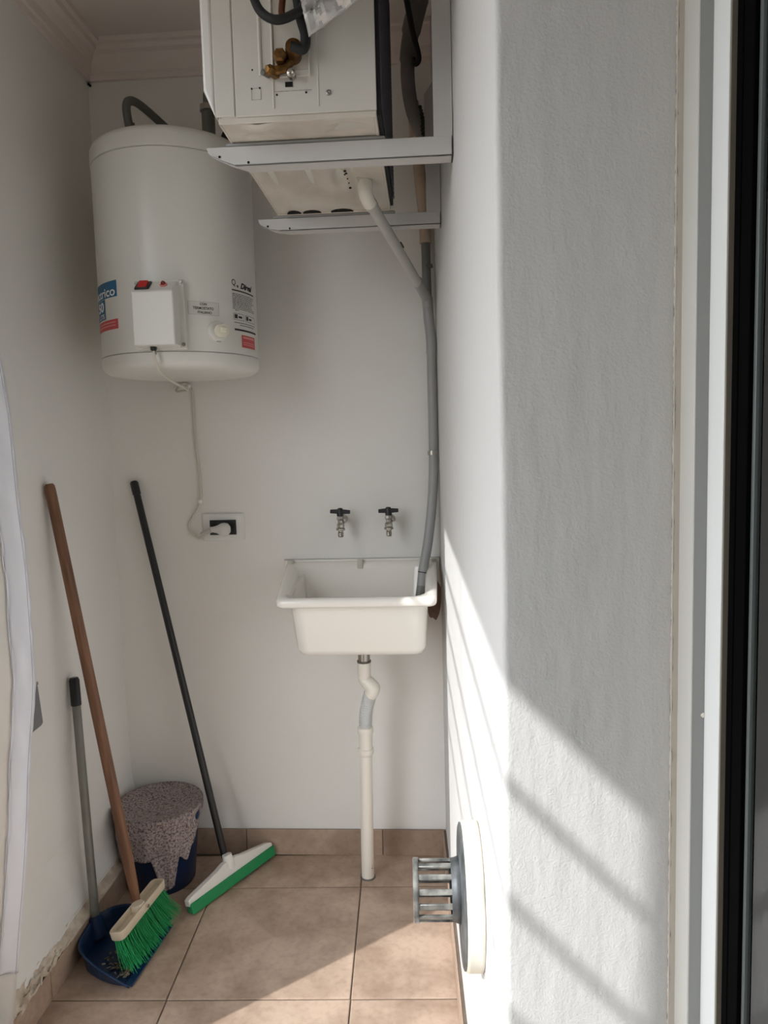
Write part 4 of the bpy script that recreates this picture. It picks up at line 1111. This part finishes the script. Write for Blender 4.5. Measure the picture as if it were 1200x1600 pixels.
def cskirt(u, v):
    ad = -180 + 360 * u; a = math.radians(ad)
    d = v * (lerp_table(DROP, ad) + 0.003 * noise.noise(Vector((ad * 0.12, 0, 3))))
    t = d / 0.17
    rad = RIM + 0.0015 - 0.020 * t + (0.0075 * noise.noise(Vector((ad * 0.028, t * 1.2, 8.0))) + 0.0045 * math.sin(ad * 0.19 + t * 2.0)) * min(1, t * 2.2)
    rad += 0.006 * t
    x = BX + rad * math.sin(a)
    return Vector((max(x, XL + 0.010), min(BY - rad * math.cos(a), YB - 0.006), 0.2825 - d))
mb.grid(cskirt, 160, 26)
bmesh.ops.remove_doubles(mb.bm, verts=mb.bm.verts, dist=0.0018)
cl = mb.obj('floor_cloth', M_felt, None, solid=0.004, sub=0, angle=80)
tag(cl, 'grey speckled floor cloth draped over the navy bucket', 'cloth')
# second layer: rim cuff wrapping the sides and the narrow tail under the hem
mb = MB()
def tail(u, v):
    uu = u * 2 - 1
    w = 0.044 * (1 - 0.62 * v) + 0.006
    a = math.radians(28) + uu * w / 0.14 + 0.10 * v
    rad = 0.136 - 0.020 * v
    return Vector((BX + rad * math.sin(a), BY - rad * math.cos(a) - 0.006 - 0.016 * v - 0.004 * math.sin(uu * 4), 0.160 - 0.125 * v + 0.006 * uu))
mb.grid(tail, 12, 20)
mb.obj('cloth_tail', M_felt, cl, solid=0.004, angle=70)
# ------------------------------------------------------------------ curtain at the left edge, wall hook
ct = thing('curtain', 'white fabric curtain with satin hem at the left edge', 'curtain', (-0.95, 1.6, 0.12))
def edge_x(z):
    # the free edge billows out around hip height
    k = [(0.02, -1.052), (0.10, -1.042), (0.204, -1.028), (0.37, -1.002), (0.534, -0.977), (0.678, -0.960), (0.821, -0.944), (0.976, -0.924), (1.068, -0.921), (1.219, -0.923), (1.398, -0.930), (1.60, -0.937), (1.745, -0.953), (1.95, -0.985), (2.40, -1.07)]
    for (z0, x0), (z1, x1) in zip(k, k[1:]):
        if z <= z1:
            t = (z - z0) / (z1 - z0)
            return x0 + (x1 - x0) * t
    return k[-1][1]
def curt(s, z):
    """s = distance back from the free edge"""
    x = edge_x(z) - s * 0.86
    y = 1.615 - s * 0.50 + 0.010 * math.sin(s * 30 + z * 1.3) * min(1, s / 0.05) + 0.004 * noise.noise(Vector((s * 20, z * 6, 0)))
    return Vector((max(x, XL + (0.072 if z < 0.14 else 0.020)), y, z))
Z0c, Z1c = 0.24, 2.40
MB().grid(lambda u, v: curt(0.048 + u * 0.20, Z0c + (Z1c - Z0c) * v), 20, 70).obj('curtain_panel', M_curtain, ct, solid=0.0012, angle=80)
MB().grid(lambda u, v: curt(u * 0.050, Z0c + 0.02 * u * 0 + (Z1c - Z0c) * v) + Vector((0, -0.004 + 0.006 * noise.noise(Vector((u * 1.6, v * 46, 2))), 0)), 8, 160).obj('satin_hem', M_satin, ct, solid=0.0016, angle=80)
mb = MB()
for s0 in (0.004, 0.0465):
    mb.tube([curt(s0, Z0c + (Z1c - Z0c) * k / 80) + Vector((0, -0.0095, 0)) for k in range(81)], 0.0007, 4)
mb.tube([curt(s0, Z0c + 0.004) + Vector((0, -0.005, 0)) for s0 in [k * 0.02 for k in range(12)]], 0.0008, 4)
mb.obj('stitching', M_stitch, ct)
MB().grid(lambda u, v: curt(0.006 + u * 0.20, 0.02 + 0.225 * v) + Vector((0, 0.004, 0)), 10, 10).obj('lower_border', fabric_mat('sheer_border', (232, 230, 226), 0.5), ct, solid=0.0008, angle=80)
MB().tube([(XL + 0.002, 1.36, 2.41), (XL + 0.07, 1.62, 2.41)], 0.008, 10).obj('curtain_rod', M_white_gloss, ct)
settle(ct)
hk = thing('wall_strap', 'grey tapered strap hanging on the left wall behind the curtain', 'strap', (XL, 1.93, 0.74))
mb = MB()
mb.prism([(1.928, 0.862), (1.937, 0.862), (1.943, 0.845), (1.957, 0.737), (1.948, 0.731), (1.880, 0.728), (1.885, 0.80)], XL + 0.0005, XL + 0.016, 'x')
mb.obj('strap_body', M_strap, hk, bevel=0.002)
MB().lathe([(0.005, 0), (0.005, 0.006), (0, 0.008)], frame_to((XL + 0.014, 1.934, 0.858), (1, 0, 0)), 10).obj('strap_pin', M_screw, hk)
settle(hk)
